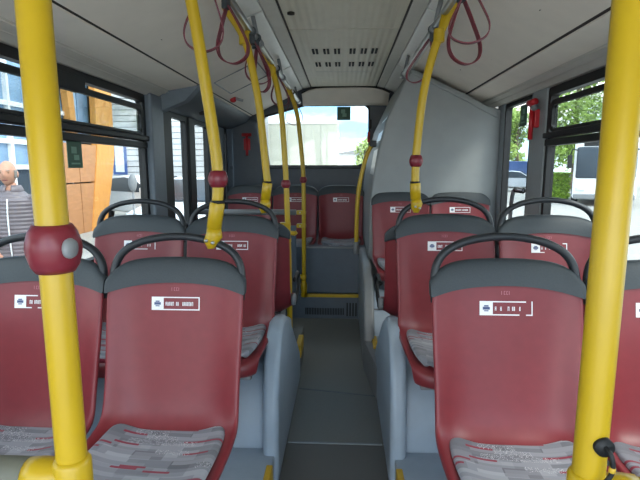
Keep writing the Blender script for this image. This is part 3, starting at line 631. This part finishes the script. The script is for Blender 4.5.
# ceiling rails
lr = empty('ceiling_handrail', (-0.44, 1.8, 0.64), 'long steel ceiling handrail on the left of the aisle', 'handrail')
MB().tube([(-0.444, YF + 0.1, 0.643), (-0.444, 4.95, 0.643)], 0.016, 14).build('rail_tube', 'steel', lr, smooth=True)
rr_ = empty('ceiling_handrail', (0.43, 1.0, 0.65), 'steel ceiling handrail on the right of the aisle', 'handrail')
MB().tube([(0.430, YF + 0.1, 0.655), (0.430, 3.70, 0.655)], 0.016, 14).build('rail_tube', 'steel', rr_, smooth=True)
for par, x, z, ysl in ((lr, -0.444, 0.643, (-0.6, 0.4, 2.62, 3.62, 4.85)), (rr_, 0.430, 0.655, (-0.6, 0.4, 2.45, 3.6))):
    for y in ysl:
        MB().tube([(x, y - 0.035, z), (x, y + 0.035, z)], 0.022, 12).build('rail_bracket', 'grey_part', par, smooth=True)
        MB().tube([(x, y, z), (x + (0.03 if x > 0 else -0.03), y, z + 0.13)], [0.009, 0.012], 10).build('bracket_arm', 'grey_part', par, smooth=True)

# hanging straps
def strap(x, y, z, L, w, rz, label, lean=0.0):
    t = empty('hanging_strap', (x, y, z), label, 'strap', 'burgundy hanging straps', rz=rz)
    c = MB().tube([(0, -0.022, 0), (0, 0.022, 0)], 0.0205, 12); c.box(-0.012, 0.012, -0.016, 0.016, -0.055, -0.015); c.build('clip', 'cap', t, smooth=False, bevel=0.003, local=True)
    pts = [(0.003, 0, -0.04), (w * 0.30, 0, -0.04 - L * 0.35), (w * 0.5, 0, -0.04 - L * 0.68), (w * 0.40, 0, -0.04 - L * 0.9), (0, 0, -0.04 - L), (-w * 0.40, 0, -0.04 - L * 0.9), (-w * 0.5, 0, -0.04 - L * 0.68), (-w * 0.30, 0, -0.04 - L * 0.35), (-0.003, 0, -0.04)]
    pts = [(p[0] + lean * (-p[2]), p[1] + 0.004 * math.sin(i), p[2]) for i, p in enumerate(pts)]
    cv = curve(pts, 6); m = MB(); rows = []
    for i, p in enumerate(cv):
        a = cv[max(0, i - 1)]; b = cv[min(len(cv) - 1, i + 1)]; tg = (b - a).normalized(); n = Vector((-tg.z, 0, tg.x)) * 0.0022; wv = Vector((0, 0.011, 0))
        rows.append([p + n - wv, p + n + wv, p - n + wv, p - n - wv, p + n - wv])
    m.grid(rows); m.build('loop', 'strap', t, local=True, smooth=False)
    return t
strap(-0.444, 1.66, 0.643, 0.225, 0.125, R(14), 'burgundy strap loop in front of the nearest curved left pole', -0.10)
strap(-0.444, 1.90, 0.643, 0.215, 0.125, R(-16), 'burgundy strap loop hanging second on the left handrail', 0.12)
strap(-0.444, 2.42, 0.643, 0.20, 0.12, R(20), 'burgundy strap loop just behind the second left pole, wider one', 0.14)
strap(-0.444, 2.52, 0.643, 0.23, 0.10, R(-35), 'burgundy strap loop just behind the second left pole, lower one', 0.18)
strap(-0.444, 3.30, 0.643, 0.20, 0.12, R(25), 'burgundy strap loop on left handrail past the pole behind the wheel arch', 0.12)
strap(-0.444, 4.30, 0.643, 0.24, 0.15, R(10), 'burgundy strap loop seen against the top left of the rear window', 0.06)
strap(0.430, 1.78, 0.655, 0.19, 0.135, R(-12), 'burgundy strap loop nearest on the right handrail', 0.02)
strap(0.430, 1.90, 0.655, 0.235, 0.13, R(14), 'burgundy strap loop lowest of the pair on the right handrail', 0.10)
strap(0.430, 2.47, 0.655, 0.20, 0.115, R(-25), 'burgundy strap loop in front of the engine tower top corner', -0.34)

# ------------------------------------------------------------------ small fittings
k = empty('emergency_release', (-0.93, 4.2, 0.56), 'red and yellow emergency release knob on the rear left ceiling', 'knob')
kx, ky, kz = on_side(-0.90, 4.1)
MB().tube([(kx + 0.06, ky + 0.02, kz - 0.035), (kx, ky, kz - 0.02)], [0.010, 0.014], 10).build('lever', 'steel', k, smooth=True)
MB().lathe((kx - 0.02, ky, kz - 0.03), [(0.012, -0.022), (0.026, -0.012), (0.026, 0.012), (0.018, 0.03)], n=14).build('cap', 'red', k, smooth=True)
MB().lathe((kx - 0.02, ky, kz + 0.0), [(0.03, -0.004), (0.03, 0.012)], n=14).build('collar', 'yellow', k, smooth=True)
def hammer(x, y, z, label, sg=0, along='y'):
    t = empty('emergency_hammer', (x, y, z), label, 'hammer')
    if along == 'x':      # on a side wall, seen from inside
        MB().box(x - 0.02, x + 0.012, y - 0.028, y + 0.028, z, z + 0.11).build('holder', 'red', t, bevel=0.008)
        MB().tube([(x - 0.03, y, z - 0.07), (x - 0.03, y, z + 0.13)], 0.014, 12).build('hammer_handle', 'red', t, smooth=True)
        MB().tube([(x - 0.03, y - 0.045, z + 0.15), (x - 0.03, y + 0.045, z + 0.15)], 0.02, 12).build('hammer_head', 'red', t, smooth=True)
        MB().tube([(x - 0.03, y - 0.05, z + 0.115), (x - 0.03, y - 0.02, z + 0.115)], 0.018, 10).build('seal', 'grey_part', t, smooth=True)
    else:
        MB().box(x - 0.035, x + 0.035, y - 0.012, y, z, z + 0.12).build('holder', 'red', t, bevel=0.008)
        MB().tube([(x, y - 0.02, z - 0.06), (x, y - 0.02, z + 0.15)], 0.014, 12).build('hammer_handle', 'red', t, smooth=True)
        MB().tube([(x - 0.05, y - 0.02, z + 0.16), (x + 0.05, y - 0.02, z + 0.16)], 0.017, 12).build('hammer_head', 'red', t, smooth=True)
    return t
hammer(XR - 0.02, 3.05, 0.235, 'red emergency hammer on the right window pillar', along='x')
hammer(-1.03, YB - 0.09, 0.18, 'red emergency hammer on the dark left rear corner panel')
def sign(x, y, z, w, h, label, axis, sg=1):
    t = empty('safety_sign', (x, y, z), label, 'sign')
    if axis == 'x':
        MB().box(*sorted((x, x + sg * 0.004)), y - w / 2, y + w / 2, z, z + h).build('plate', 'green', t, bevel=0.001)
        xm = x + sg * 0.005
        for a, b, c, d in ((-0.25, 0.1, 0.55, 0.8), (-0.1, 0.25, 0.3, 0.5), (-0.3, 0.3, 0.14, 0.2)):
            MB().box(*sorted((xm - 0.0008, xm + 0.0008)), y + a * w, y + b * w, z + c * h, z + d * h).build('pictogram', 'green_mark', t)
    else:
        MB().box(x - w / 2, x + w / 2, y - 0.004, y, z, z + h).build('plate', 'green', t, bevel=0.001)
        for a, b, c, d in ((-0.2, 0.1, 0.5, 0.8), (-0.1, 0.2, 0.25, 0.5)):
            MB().box(x + a * w, x + b * w, y - 0.0058, y - 0.004, z + c * h, z + d * h).build('pictogram', 'green_mark', t)
    return t
sign(XL - 0.012, 2.27, -0.005, 0.125, 0.125, 'dark green pictogram sign on the large left window', 'x', 1)
sign(XR + 0.012, 3.345, 0.27, 0.12, 0.14, 'dark green pictogram sign on the narrow right window', 'x', -1)
sign(0.005, YB + 0.026, 0.50, 0.145, 0.14, 'dark green square sign at the top of the rear window', 'y')
# grab handle beside the right pillar
gh = empty('pillar_handle', (1.12, 3.15, -0.45), 'steel and black grab handle below the right window pillar', 'grab handle')
MB().tube(curve([(1.115, 3.24, -0.48), (1.11, 3.22, -0.25), (1.11, 3.19, -0.16), (1.12, 3.14, -0.14), (1.15, 3.12, -0.15)], 6), 0.014, 10).build('tube', 'steel', gh, smooth=True)
MB().tube([(1.11, 3.17, -0.145), (1.15, 3.12, -0.15)], 0.018, 10).build('grip', 'black', gh, smooth=True)

# ------------------------------------------------------------------ outside
gd = MB().box(-60, 60, -40, 80, GROUND - 0.3, GROUND).build('ground', 'asphalt'); struct(gd, 'pale grey asphalt yard around the bus', 'ground')

# timber and glass office along the left
ob = empty('office_building', (-7.6, 10, GROUND), 'timber clad office building with blue glazing outside the left window', 'building')
FX = -7.0
MB().box(-11, FX - 0.25, 2.0, 14.3, GROUND, 6.5).build('core', 'glass_dark', ob)
for i in range(7):
    for j, (z0, z1) in enumerate(((GROUND + 0.1, -0.05), (0.05, 0.95), (1.05, 2.7), (2.8, 4.4), (4.5, 6.3))):
        y0 = 2.1 + i * 1.48
        MB().box(FX - 0.24, FX - 0.2, y0 + 0.04, y0 + 1.44, z0, z1).build('glass_pane', 'glass_blue' if j else 'glass_dark', ob)
for i in range(15): MB().box(FX - 0.26, FX - 0.1, 2.06 + i * 0.74 - 0.035, 2.06 + i * 0.74 + 0.035, GROUND, 6.4).build('mullion', 'white', ob)
for z in (0.0, 0.55, 1.35, 2.75, 4.45): MB().box(FX - 0.26, FX - 0.12, 2.0, 12.4, z - 0.05, z + 0.05).build('transom', 'white', ob)
zz = [GROUND, -0.35, 0.9, 2.3, 3.7, 5.1, 6.5]
for (a, b) in ((GROUND, -0.42), (-0.40, 0.62)):
    for y0, y1 in ((11.4, 12.5), (12.52, 13.6)):
        MB().box(FX - 0.2, FX + 0.05, y0, y1 - 0.015, a, b - 0.018).build('timber_panel', 'wood', ob)
for i in range(2):
    for z0, z1 in ((0.66, 2.0), (2.1, 3.9), (4.0, 6.4)): MB().box(FX - 0.24, FX - 0.18, 12.42 + i * 0.6, 12.98 + i * 0.6, z0, z1).build('glass_pane', 'glass_blue', ob)
MB().prism([(12.9, GROUND), (13.7, GROUND), (14.45, 0.3), (14.6, 6.5), (13.65, 6.5), (13.45, 0.5)], 'x', FX - 0.08, FX + 0.08).build('timber_fin', 'wood_light', ob)
MB().prism([(11.75, 6.5), (12.1, 6.5), (12.62, 0.62), (12.36, 0.62)], 'x', FX - 0.15, FX + 0.02).build('timber_fin', 'wood_light', ob)
# white clad hall facing the bus rear left
wb = empty('white_hall', (-9, 20, GROUND), 'white clad hall with horizontal siding beyond the timber building', 'building')
MB().box(-20, -4.6, 19.1, 30, GROUND, 7.5).build('core', 'grey_part', wb)
sd = MB()
for i in range(42): sd.box(-20, -4.58, 19.0, 19.1, GROUND + i * 0.22 + 0.028, GROUND + (i + 1) * 0.22)
tag(sd.build('siding_boards', 'siding', wb), kind='stuff')
for x0, x1, z0, z1 in ((-9.15, -8.6, -0.3, 1.05),):
    w = MB().box(x0, x1, 18.96, 19.06, z0, z1).build('window_frame', 'blue', wb); MB().box(x0 + 0.1, x1 - 0.1, 18.94, 18.97, z0 + 0.1, z1 - 0.1).build('pane', 'lamp', wb)
# cream warehouse behind the bus
wh = empty('warehouse', (-4, 36, GROUND), 'long cream panelled warehouse seen through the rear window', 'building')
MB().box(-16, -0.42, 35.1, 50, GROUND, 3.05).build('core', 'cream', wh)
for i in range(13): MB().box(-16 + i * 1.2 + 0.01, -16 + (i + 1) * 1.2 - 0.01, 35.02, 35.1, GROUND, 3.05).build('wall_panel', 'cream', wh)
MB().box(-16, -0.38, 34.98, 50, 3.05, 3.15).build('roof_edge', 'white', wh)
lb_ = empty('distant_shed', (4, 60, GROUND), 'low pale shed beside the warehouse behind the bus', 'building')
MB().box(-0.5, 10, 58, 66, GROUND, 1.6).build('walls', 'siding', lb_); MB().prism([(-0.8, 1.6), (10.3, 1.6), (4.7, 2.6)], 'y', 57.8, 66).build('roof', 'grey_part', lb_)

# vehicles
def wheel(parent, x, y, z, r=0.32, w=0.2, axis='x'):
    o = MB().lathe((x, y, z + r), [(r * 0.7, -w / 2), (r, -w * 0.42), (r, w * 0.42), (r * 0.7, w / 2)], axis=axis, n=24).build('wheel', 'tyre', parent, smooth=True, local=True)
    MB().lathe((x, y, z + r), [(r * 0.62, -w * 0.52), (r * 0.2, -w * 0.56), (r * 0.2, w * 0.56), (r * 0.62, w * 0.52)], axis=axis, n=20).build('rim', 'silver', o, smooth=True, local=True)
def car(x, y, rz, paint, label, van=False):
    t = empty('van' if van else 'car', (x, y, GROUND), label, 'van' if van else 'car', rz=rz); s = MB()
    if van: side = [(-2.3, 0.35), (-2.35, 0.9), (-2.25, 1.1), (-1.5, 1.35), (-0.75, 2.15), (-0.5, 2.25), (2.3, 2.25), (2.4, 2.1), (2.4, 0.35)]
    else: side = [(-2.1, 0.3), (-2.15, 0.65), (-2.0, 0.8), (-1.1, 0.95), (-0.35, 1.42), (0.2, 1.5), (1.1, 1.44), (1.75, 1.0), (2.1, 0.92), (2.12, 0.35)]
    hw = 0.95 if van else 0.86
    MB().prism(side, 'x', -hw, hw).build('body', paint, t, bevel=0.08, seg=3, local=True)
    if van: g = [(-1.42, 1.42), (-0.78, 2.08), (-0.15, 2.08), (-0.15, 1.35)]; fr = [(-1.58, 1.36), (-1.52, 1.42), (-0.82, 2.14), (-0.86, 2.06)]
    else: g = [(-0.98, 0.98), (-0.32, 1.38), (0.2, 1.44), (1.02, 1.38), (1.5, 1.0)]; fr = [(-1.14, 1.0), (-1.12, 0.96), (-0.38, 1.44), (-0.42, 1.46)]
    for sx in (-1, 1):
        MB().prism(g, 'x', *sorted((sx * (hw - 0.01), sx * (hw + 0.006)))).build('side_window', 'glass_dark', t, local=True)
        gx = -1.35 if van else -0.85; gz = 1.5 if van else 1.02
        MB().lathe((sx * (hw + 0.12), gx, gz), [(0.05, -0.12), (0.10, -0.08), (0.10, 0.10), (0.05, 0.14)], n=12).build('wing_mirror', 'black' if van else paint, t, smooth=True, local=True)
        MB().box(*sorted((sx * 0.5, sx * (hw - 0.06))), -2.2 if not van else -2.37, -2.06 if not van else -2.3, 0.62, 0.78).build('headlamp', 'lamp', t, bevel=0.03, local=True)
        for yy in (-1.35, 1.35): wheel(t, sx * (hw - 0.08), yy, 0)
    MB().prism(fr, 'x', -hw + 0.14, hw - 0.14).build('windscreen', 'glass_dark', t, local=True)
    MB().box(-0.5, 0.5, side[1][0] - 0.02, side[1][0] + 0.1, 0.38, 0.5).build('grille', 'black', t, bevel=0.02, local=True)
    return t
car(-6.3, 15.6, R(60), 'white', 'white car parked outside at the foot of the white clad hall')
car(-3.6, 12.2, R(-8), 'white', 'white car outside the narrow left windows')
car(12.6, 36, R(70), 'silver', 'silver car parked far outside the narrow right window')
car(15.8, 43, R(95), 'blue', 'blue van far behind the silver car', van=True)
mp_ = empty('yard_mirror', (-3.9, 8.8, GROUND), 'grey oval mirror on a thin post seen through the large left window', 'mirror')
MB().tube([(-3.9, 8.8, GROUND), (-3.9, 8.8, -0.45)], 0.02, 8).build('post', 'grey_part', mp_, smooth=True)
MB().lathe((-3.9, 8.8, -0.29), [(0.04, -0.06), (0.10, -0.04), (0.115, 0.0), (0.10, 0.03), (0.04, 0.045)], axis='y', n=20, sx=0.7, sy=1.5).build('mirror_housing', 'grey_part', mp_, smooth=True)
# white coach on the right
cb = empty('parked_bus', (12.7, 24.4, GROUND), 'white single deck bus parked outside the right window', 'bus', rz=R(-25))
def cbx(name, m, *a, bevel=0.0): return MB().box(*a).build(name, m, cb, local=True, bevel=bevel, seg=3)
cbx('body', 'white', -1.25, 1.25, -2.6, 9.0, 0.3, 3.05, bevel=0.14)
wsn = cbx('windscreen', 'glass_dark', -1.16, 1.16, -2.66, -2.5, 1.25, 2.65, bevel=0.08)
cbx('destination_display', 'black', -0.9, 0.9, -2.64, -2.5, 2.68, 2.93, bevel=0.03)
cbx('bumper', 'grey_part', -1.2, 1.2, -2.68, -2.5, 0.32, 0.55, bevel=0.05)
cbx('emblem', 'grey_part', -0.09, 0.09, -2.65, -2.58, 0.92, 1.02, bevel=0.02)
for sx in (-1, 1):
    cbx('headlamp', 'lamp', *sorted((sx * 0.72, sx * 1.12)), -2.65, -2.5, 0.68, 0.88, bevel=0.04)
    cbx('mirror', 'black', *sorted((sx * 1.32, sx * 1.52)), -2.75, -2.6, 1.7, 2.3, bevel=0.04)
    MB().tube([(sx * 1.1, -2.55, 2.5), (sx * 1.35, -2.75, 2.55), (sx * 1.42, -2.68, 2.25)], 0.03, 8).build('mirror_arm', 'black', cb, local=True, smooth=True)
    for i in range(6): cbx('side_window', 'glass_dark', *sorted((sx * 1.2, sx * 1.262)), -2.2 + i * 1.85, -0.45 + i * 1.85, 1.3, 2.6, bevel=0.03)
    for yy in (-0.4, 6.2): wheel(cb, sx * 1.13, yy, 0, 0.48, 0.3)
# trees and hedge
def leaves(blobs, n, size, seed):
    rnd = random.Random(seed); m = MB()
    tot = sum(b[3] ** 2 for b in blobs)
    for (cx, cy, cz, r) in blobs:
        for _ in range(int(n * r * r / tot)):
            d = Vector((rnd.gauss(0, 1), rnd.gauss(0, 1), rnd.gauss(0, 1))).normalized() * r * (rnd.random() ** 0.4); p = Vector((cx, cy, cz)) + d
            a = Vector((rnd.gauss(0, 1), rnd.gauss(0, 1), rnd.gauss(0, 1))).normalized(); b = a.orthogonal().normalized(); a *= size * rnd.uniform(0.6, 1.3); b *= size * 0.55
            m.add([p - a, p + b, p + a, p - b], [(0, 1, 2, 3)])
    return m
def tree(x, y, h, r, m, label, seed, n=2600):
    rnd = random.Random(seed); t = empty('tree', (x, y, GROUND), label, 'tree', 'trees on the right of the yard')
    tr = MB().tube(curve([(0, 0, 0), (0.1, 0, h * 0.3), (-0.05, 0.1, h * 0.6), (0.05, 0, h * 0.92)], 4), [0.2 - 0.16 * i / 12 for i in range(13)], 8)
    blobs = []
    for k in range(16):
        a = rnd.uniform(0, 6.28); q = rnd.random(); zz = h * (0.28 + 0.68 * q); rad = r * math.sin(math.pi * (0.2 + 0.72 * q)) * 0.72
        c = (rad * math.cos(a) * rnd.uniform(0.3, 1), rad * math.sin(a) * rnd.uniform(0.3, 1), zz); blobs.append((*c, r * rnd.uniform(0.3, 0.48)))
        tr.tube([(0, 0, zz * 0.75), (c[0] * 0.6, c[1] * 0.6, zz * 0.92), c], [0.06, 0.035, 0.012], 5)
    tr.build('trunk', 'bark', t, smooth=True, local=True)
    leaves(blobs, n, 0.17, seed).build('foliage', m, t, local=True)
tree(18.0, 39.0, 10.5, 3.6, 'leaf', 'full green tree left of the white bus outside the right window', 1, 7000)
tree(24.8, 38.0, 11.5, 3.4, 'leaf2', 'pale feathery tree right behind the white bus', 2, 6500)
tree(31.5, 36, 10, 3.2, 'leaf', 'green tree rightmost behind the near right pole', 3, 5000)
tree(16.8, 48, 7.2, 2.2, 'leaf', 'young green tree behind the narrow right window', 4, 3500)
tree(2.1, 46, 4.6, 1.4, 'leaf2', 'small round tree right of the warehouse in the rear window', 5, 1200)
hg = empty('hedge', (11.7, 27.5, GROUND), 'clipped bright green hedge at the edge of the yard', 'hedge')
hb = MB(); rnd = random.Random(9)
for _ in range(3500):
    p = Vector((rnd.uniform(-0.75, 0.75), rnd.choice((-0.45, rnd.uniform(-0.45, 0.45), 0.45)) + rnd.gauss(0, 0.04), rnd.uniform(0.05, 1.45) if rnd.random() < 0.7 else 1.42))
    a = Vector((rnd.gauss(0, 1), rnd.gauss(0, 1), rnd.gauss(0, 1))).normalized(); b = a.orthogonal().normalized() * 0.05; a *= 0.08
    hb.add([p - a, p + b, p + a, p - b], [(0, 1, 2, 3)])
hb.build('foliage', 'hedge', hg, local=True)
MB().box(-0.7, 0.7, -0.38, 0.38, 0, 1.36).build('inner_growth', 'leaf', hg, local=True)

# ------------------------------------------------------------------ the man outside the left window
mn = empty('person', (-3.19, 4.5, GROUND), 'person in grey quilted jacket and pale jeans standing outside the left window', 'person', rz=R(18))
V = {}; edges = []
def vtx(k, p, r): V[k] = (p, r)
H = 0.0
vtx('pel', (0, 0, 0.98), 0.15); vtx('wst', (0, 0, 1.12), 0.14); vtx('chs', (0, 0.01, 1.32), 0.16); vtx('shb', (0, 0.02, 1.44), 0.085); vtx('nck', (0, 0.0, 1.57), 0.058); vtx('nk2', (-0.005, -0.015, 1.62), 0.056)
edges += [('pel', 'wst'), ('wst', 'chs'), ('chs', 'shb'), ('shb', 'nck'), ('nck', 'nk2')]
for s, n in ((-1, 'a'), (1, 'b')):
    vtx('hip' + n, (s * 0.10, 0, 0.92), 0.095); vtx('kne' + n, (s * 0.11, -0.02, 0.50), 0.062); vtx('ank' + n, (s * 0.12, 0.01, 0.09), 0.042); vtx('toe' + n, (s * 0.14, -0.16, 0.04), 0.036)
    edges += [('pel', 'hip' + n), ('hip' + n, 'kne' + n), ('kne' + n, 'ank' + n), ('ank' + n, 'toe' + n)]
    vtx('shd' + n, (s * 0.175, 0.02, 1.40), 0.045); vtx('elb' + n, (s * 0.265, 0.05, 1.16), 0.045)
    wr_ = (s * 0.20, -0.10, 0.98) if s > 0 else (s * 0.12, -0.21, 1.05)
    vtx('wri' + n, wr_, 0.03)
    d = Vector((-s * 0.35, -0.4, -0.8)).normalized(); side = Vector((s * 0.2, -0.85, 0.35)).normalized()
    pm = Vector(wr_) + d * 0.05; vtx('plm' + n, tuple(pm), 0.026)
    edges += [('shb', 'shd' + n), ('shd' + n, 'elb' + n), ('elb' + n, 'wri' + n), ('wri' + n, 'plm' + n)]
    for f, L in enumerate((0.068, 0.078, 0.074, 0.058)):
        o = pm + side * (0.027 - f * 0.018) + d * 0.035; vtx('k%s%d' % (n, f), tuple(o), 0.0095)
        o2 = o + d * L * 0.5 + Vector((-s * 0.006, 0.0, 0)); vtx('m%s%d' % (n, f), tuple(o2), 0.0088); o3 = o2 + d * L * 0.45 + Vector((-s * 0.012, 0.01, 0.008)); vtx('t%s%d' % (n, f), tuple(o3), 0.0075)
        edges += [('plm' + n, 'k%s%d' % (n, f)), ('k%s%d' % (n, f), 'm%s%d' % (n, f)), ('m%s%d' % (n, f), 't%s%d' % (n, f))]
    th = Vector(wr_) + d * 0.03 + side * 0.032; th2 = th + d * 0.04 + side * 0.018; vtx('th' + n, tuple(th), 0.011); vtx('tt' + n, tuple(th2), 0.0085)
    edges += [('wri' + n, 'th' + n), ('th' + n, 'tt' + n)]
keys = list(V); idx = {k_: i for i, k_ in enumerate(keys)}
me = bpy.data.meshes.new('body'); me.from_pydata([V[k_][0] for k_ in keys], [(idx[a], idx[b]) for a, b in edges], [])
bo = bpy.data.objects.new('body', me); C.objects.link(bo); bo.parent = mn; me.materials.append(M['skin'])
bo.modifiers.new('skin', 'SKIN'); sl = me.skin_vertices[0].data
for i, k_ in enumerate(keys): sl[i].radius = (V[k_][1], V[k_][1]); sl[i].use_root = (k_ == 'pel')
d = bo.modifiers.new('smooth', 'SUBSURF'); d.levels = d.render_levels = 2
# head: one shaped surface with brow, nose, mouth, chin and ears
def head():
    m = MB(); rows = []; cx, cy, cz = -0.01, -0.03, 1.70
    for i in range(25):
        ph = math.pi * i / 24; row = []
        for j in range(33):
            th = 2 * math.pi * j / 32; x = math.sin(ph) * math.sin(th); y = -math.sin(ph) * math.cos(th); z = math.cos(ph)
            sx, sy, sz = 0.076, 0.098, 0.118
            f = max(0, -y); w = 1 - 0.22 * max(0, -z) ** 1.5
            p = Vector((x * sx * w, y * sy * (1 - 0.10 * max(0, -z)), z * sz))
            if f > 0.3:
                p.y -= 0.024 * math.exp(-((x / 0.13) ** 2)) * math.exp(-(((z + 0.14) / 0.13) ** 2))       # nose
                p.y -= 0.008 * math.exp(-(((z - 0.20) / 0.09) ** 2)) * f                                   # brow
                p.y += 0.012 * math.exp(-(((abs(x) - 0.38) / 0.16) ** 2)) * math.exp(-(((z - 0.06) / 0.10) ** 2))   # eye sockets
                p.y += 0.006 * math.exp(-(((z + 0.50) / 0.05) ** 2)) * math.exp(-((x / 0.35) ** 2))       # mouth line
                p.y -= 0.010 * math.exp(-(((z + 0.85) / 0.15) ** 2)) * f                                   # chin
            row.append((cx + p.x, cy + p.y, cz + p.z))
        rows.append(row)
    m.grid(rows); return m
hd_o = head().build('head', 'skin', mn, local=True, smooth=True)
for sx in (-1, 1):
    MB().lathe((-0.01 + sx * 0.028, -0.108, 1.709), [(0.002, -0.008), (0.010, -0.004), (0.011, 0.004), (0.002, 0.008)], axis='y', n=12).build('eye', 'seam', hd_o, smooth=True, local=True)
    MB().lathe((-0.01 + sx * 0.078, -0.015, 1.69), [(0.008, -0.010), (0.028, -0.004), (0.030, 0.004), (0.012, 0.010)], axis='x', n=14, sx=0.7).build('ear', 'skin', hd_o, smooth=True, local=True)
    MB().tube([(-0.01 + sx * 0.012, -0.124, 1.724), (-0.01 + sx * 0.045, -0.116, 1.727)], 0.0045, 6).build('eyebrow', 'hair', hd_o, local=True)
MB().tube([(-0.034, -0.117, 1.638), (-0.01, -0.123, 1.636), (0.014, -0.117, 1.638)], 0.004, 6).build('lips', 'strap', hd_o, local=True)
hr = MB(); rows = []
for i in range(9):
    z = -0.35 + i * 0.075; row = []
    for j in range(21):
        th = R(64) + (2 * math.pi - R(128)) * j / 20; q = math.sqrt(max(0, 1 - z * z)); row.append((-0.01 + math.sin(th) * q * 0.0765, -0.03 - math.cos(th) * q * 0.0985, 1.70 + z * 0.12))
    rows.append(row)
hr.grid(rows).build('hair', 'hair', hd_o, smooth=True, solid=0.006, local=True, solid_off=1)
# quilted jacket: torso and sleeves with puffed ridges
def puff(t, n): return 0.014 * abs(math.sin(math.pi * t * n))
jk = MB(); rows = []
for i in range(81):
    t = i / 80; z = 0.90 + 0.64 * t
    rx = 0.205 + 0.022 * math.sin(math.pi * min(1, t * 1.15)) - 0.13 * max(0, (t - 0.82) / 0.18) ** 1.3; ry = 0.145 - 0.05 * max(0, (t - 0.85) / 0.15); pf = 0.6 * puff(t, 17)
    rows.append([((rx + pf) * math.cos(2 * math.pi * j / 40), (ry + pf) * math.sin(2 * math.pi * j / 40) + 0.01, z) for j in range(41)])
jk.grid(rows)
for s in (-1, 1):
    e1 = (s * 0.265, 0.05, 1.16); w1 = (s * 0.20, -0.10, 0.98) if s > 0 else (s * 0.12, -0.21, 1.05)
    pth = curve([(s * 0.14, 0.02, 1.47), (s * 0.21, 0.025, 1.40), (s * 0.24, 0.035, 1.28), e1, (Vector(e1) + Vector(w1)) / 2, w1], 12)
    rad = [0.082 - 0.028 * i / len(pth) + 0.55 * puff(i / (len(pth) - 1), 15) for i in range(len(pth))]
    jk.tube(pth, rad, 20)
jo = jk.build('jacket', 'jacket', mn, smooth=True, local=True)
MB().tube(curve([(0.0, -0.150, 0.91), (0.0, -0.168, 1.1), (0.0, -0.168, 1.3), (0.0, -0.14, 1.46)], 6), 0.007, 6).build('zip', 'white', jo, local=True, smooth=True)
col = [[((0.092 + 0.012 * math.sin(k)) * math.cos(a), (0.092 + 0.012 * math.sin(k)) * math.sin(a) + 0.0, 1.50 + 0.022 * k) for a in [R(-75 + 330 * j / 30) for j in range(31)]] for k in range(5)]
MB().grid(col).build('collar', 'jacket', jo, local=True, smooth=True, solid=0.014)
tj = MB()
for s in (-1, 1):
    tj.tube(curve([(s * 0.085, 0, 0.98), (s * 0.10, 0, 0.86), (s * 0.11, -0.02, 0.50), (s * 0.12, 0.01, 0.09)], 8), [0.118 - 0.045 * i / 24 for i in range(25)], 18)
tj.lathe((0, 0.005, 0.86), [(0.16, 0), (0.19, 0.06), (0.18, 0.16)], n=24, sy=0.72)
tj.build('trousers', 'jeans', mn, smooth=True, local=True)
for s in (-1, 1):
    MB().tube([(s * 0.12, 0.07, 0.05), (s * 0.12, 0.0, 0.06), (s * 0.135, -0.10, 0.05), (s * 0.145, -0.19, 0.038)], [0.04, 0.055, 0.05, 0.035], 14).build('shoe', 'shoe', mn, smooth=True, local=True)

for o in bpy.data.objects:
    if '_base' in o: del o['_base']
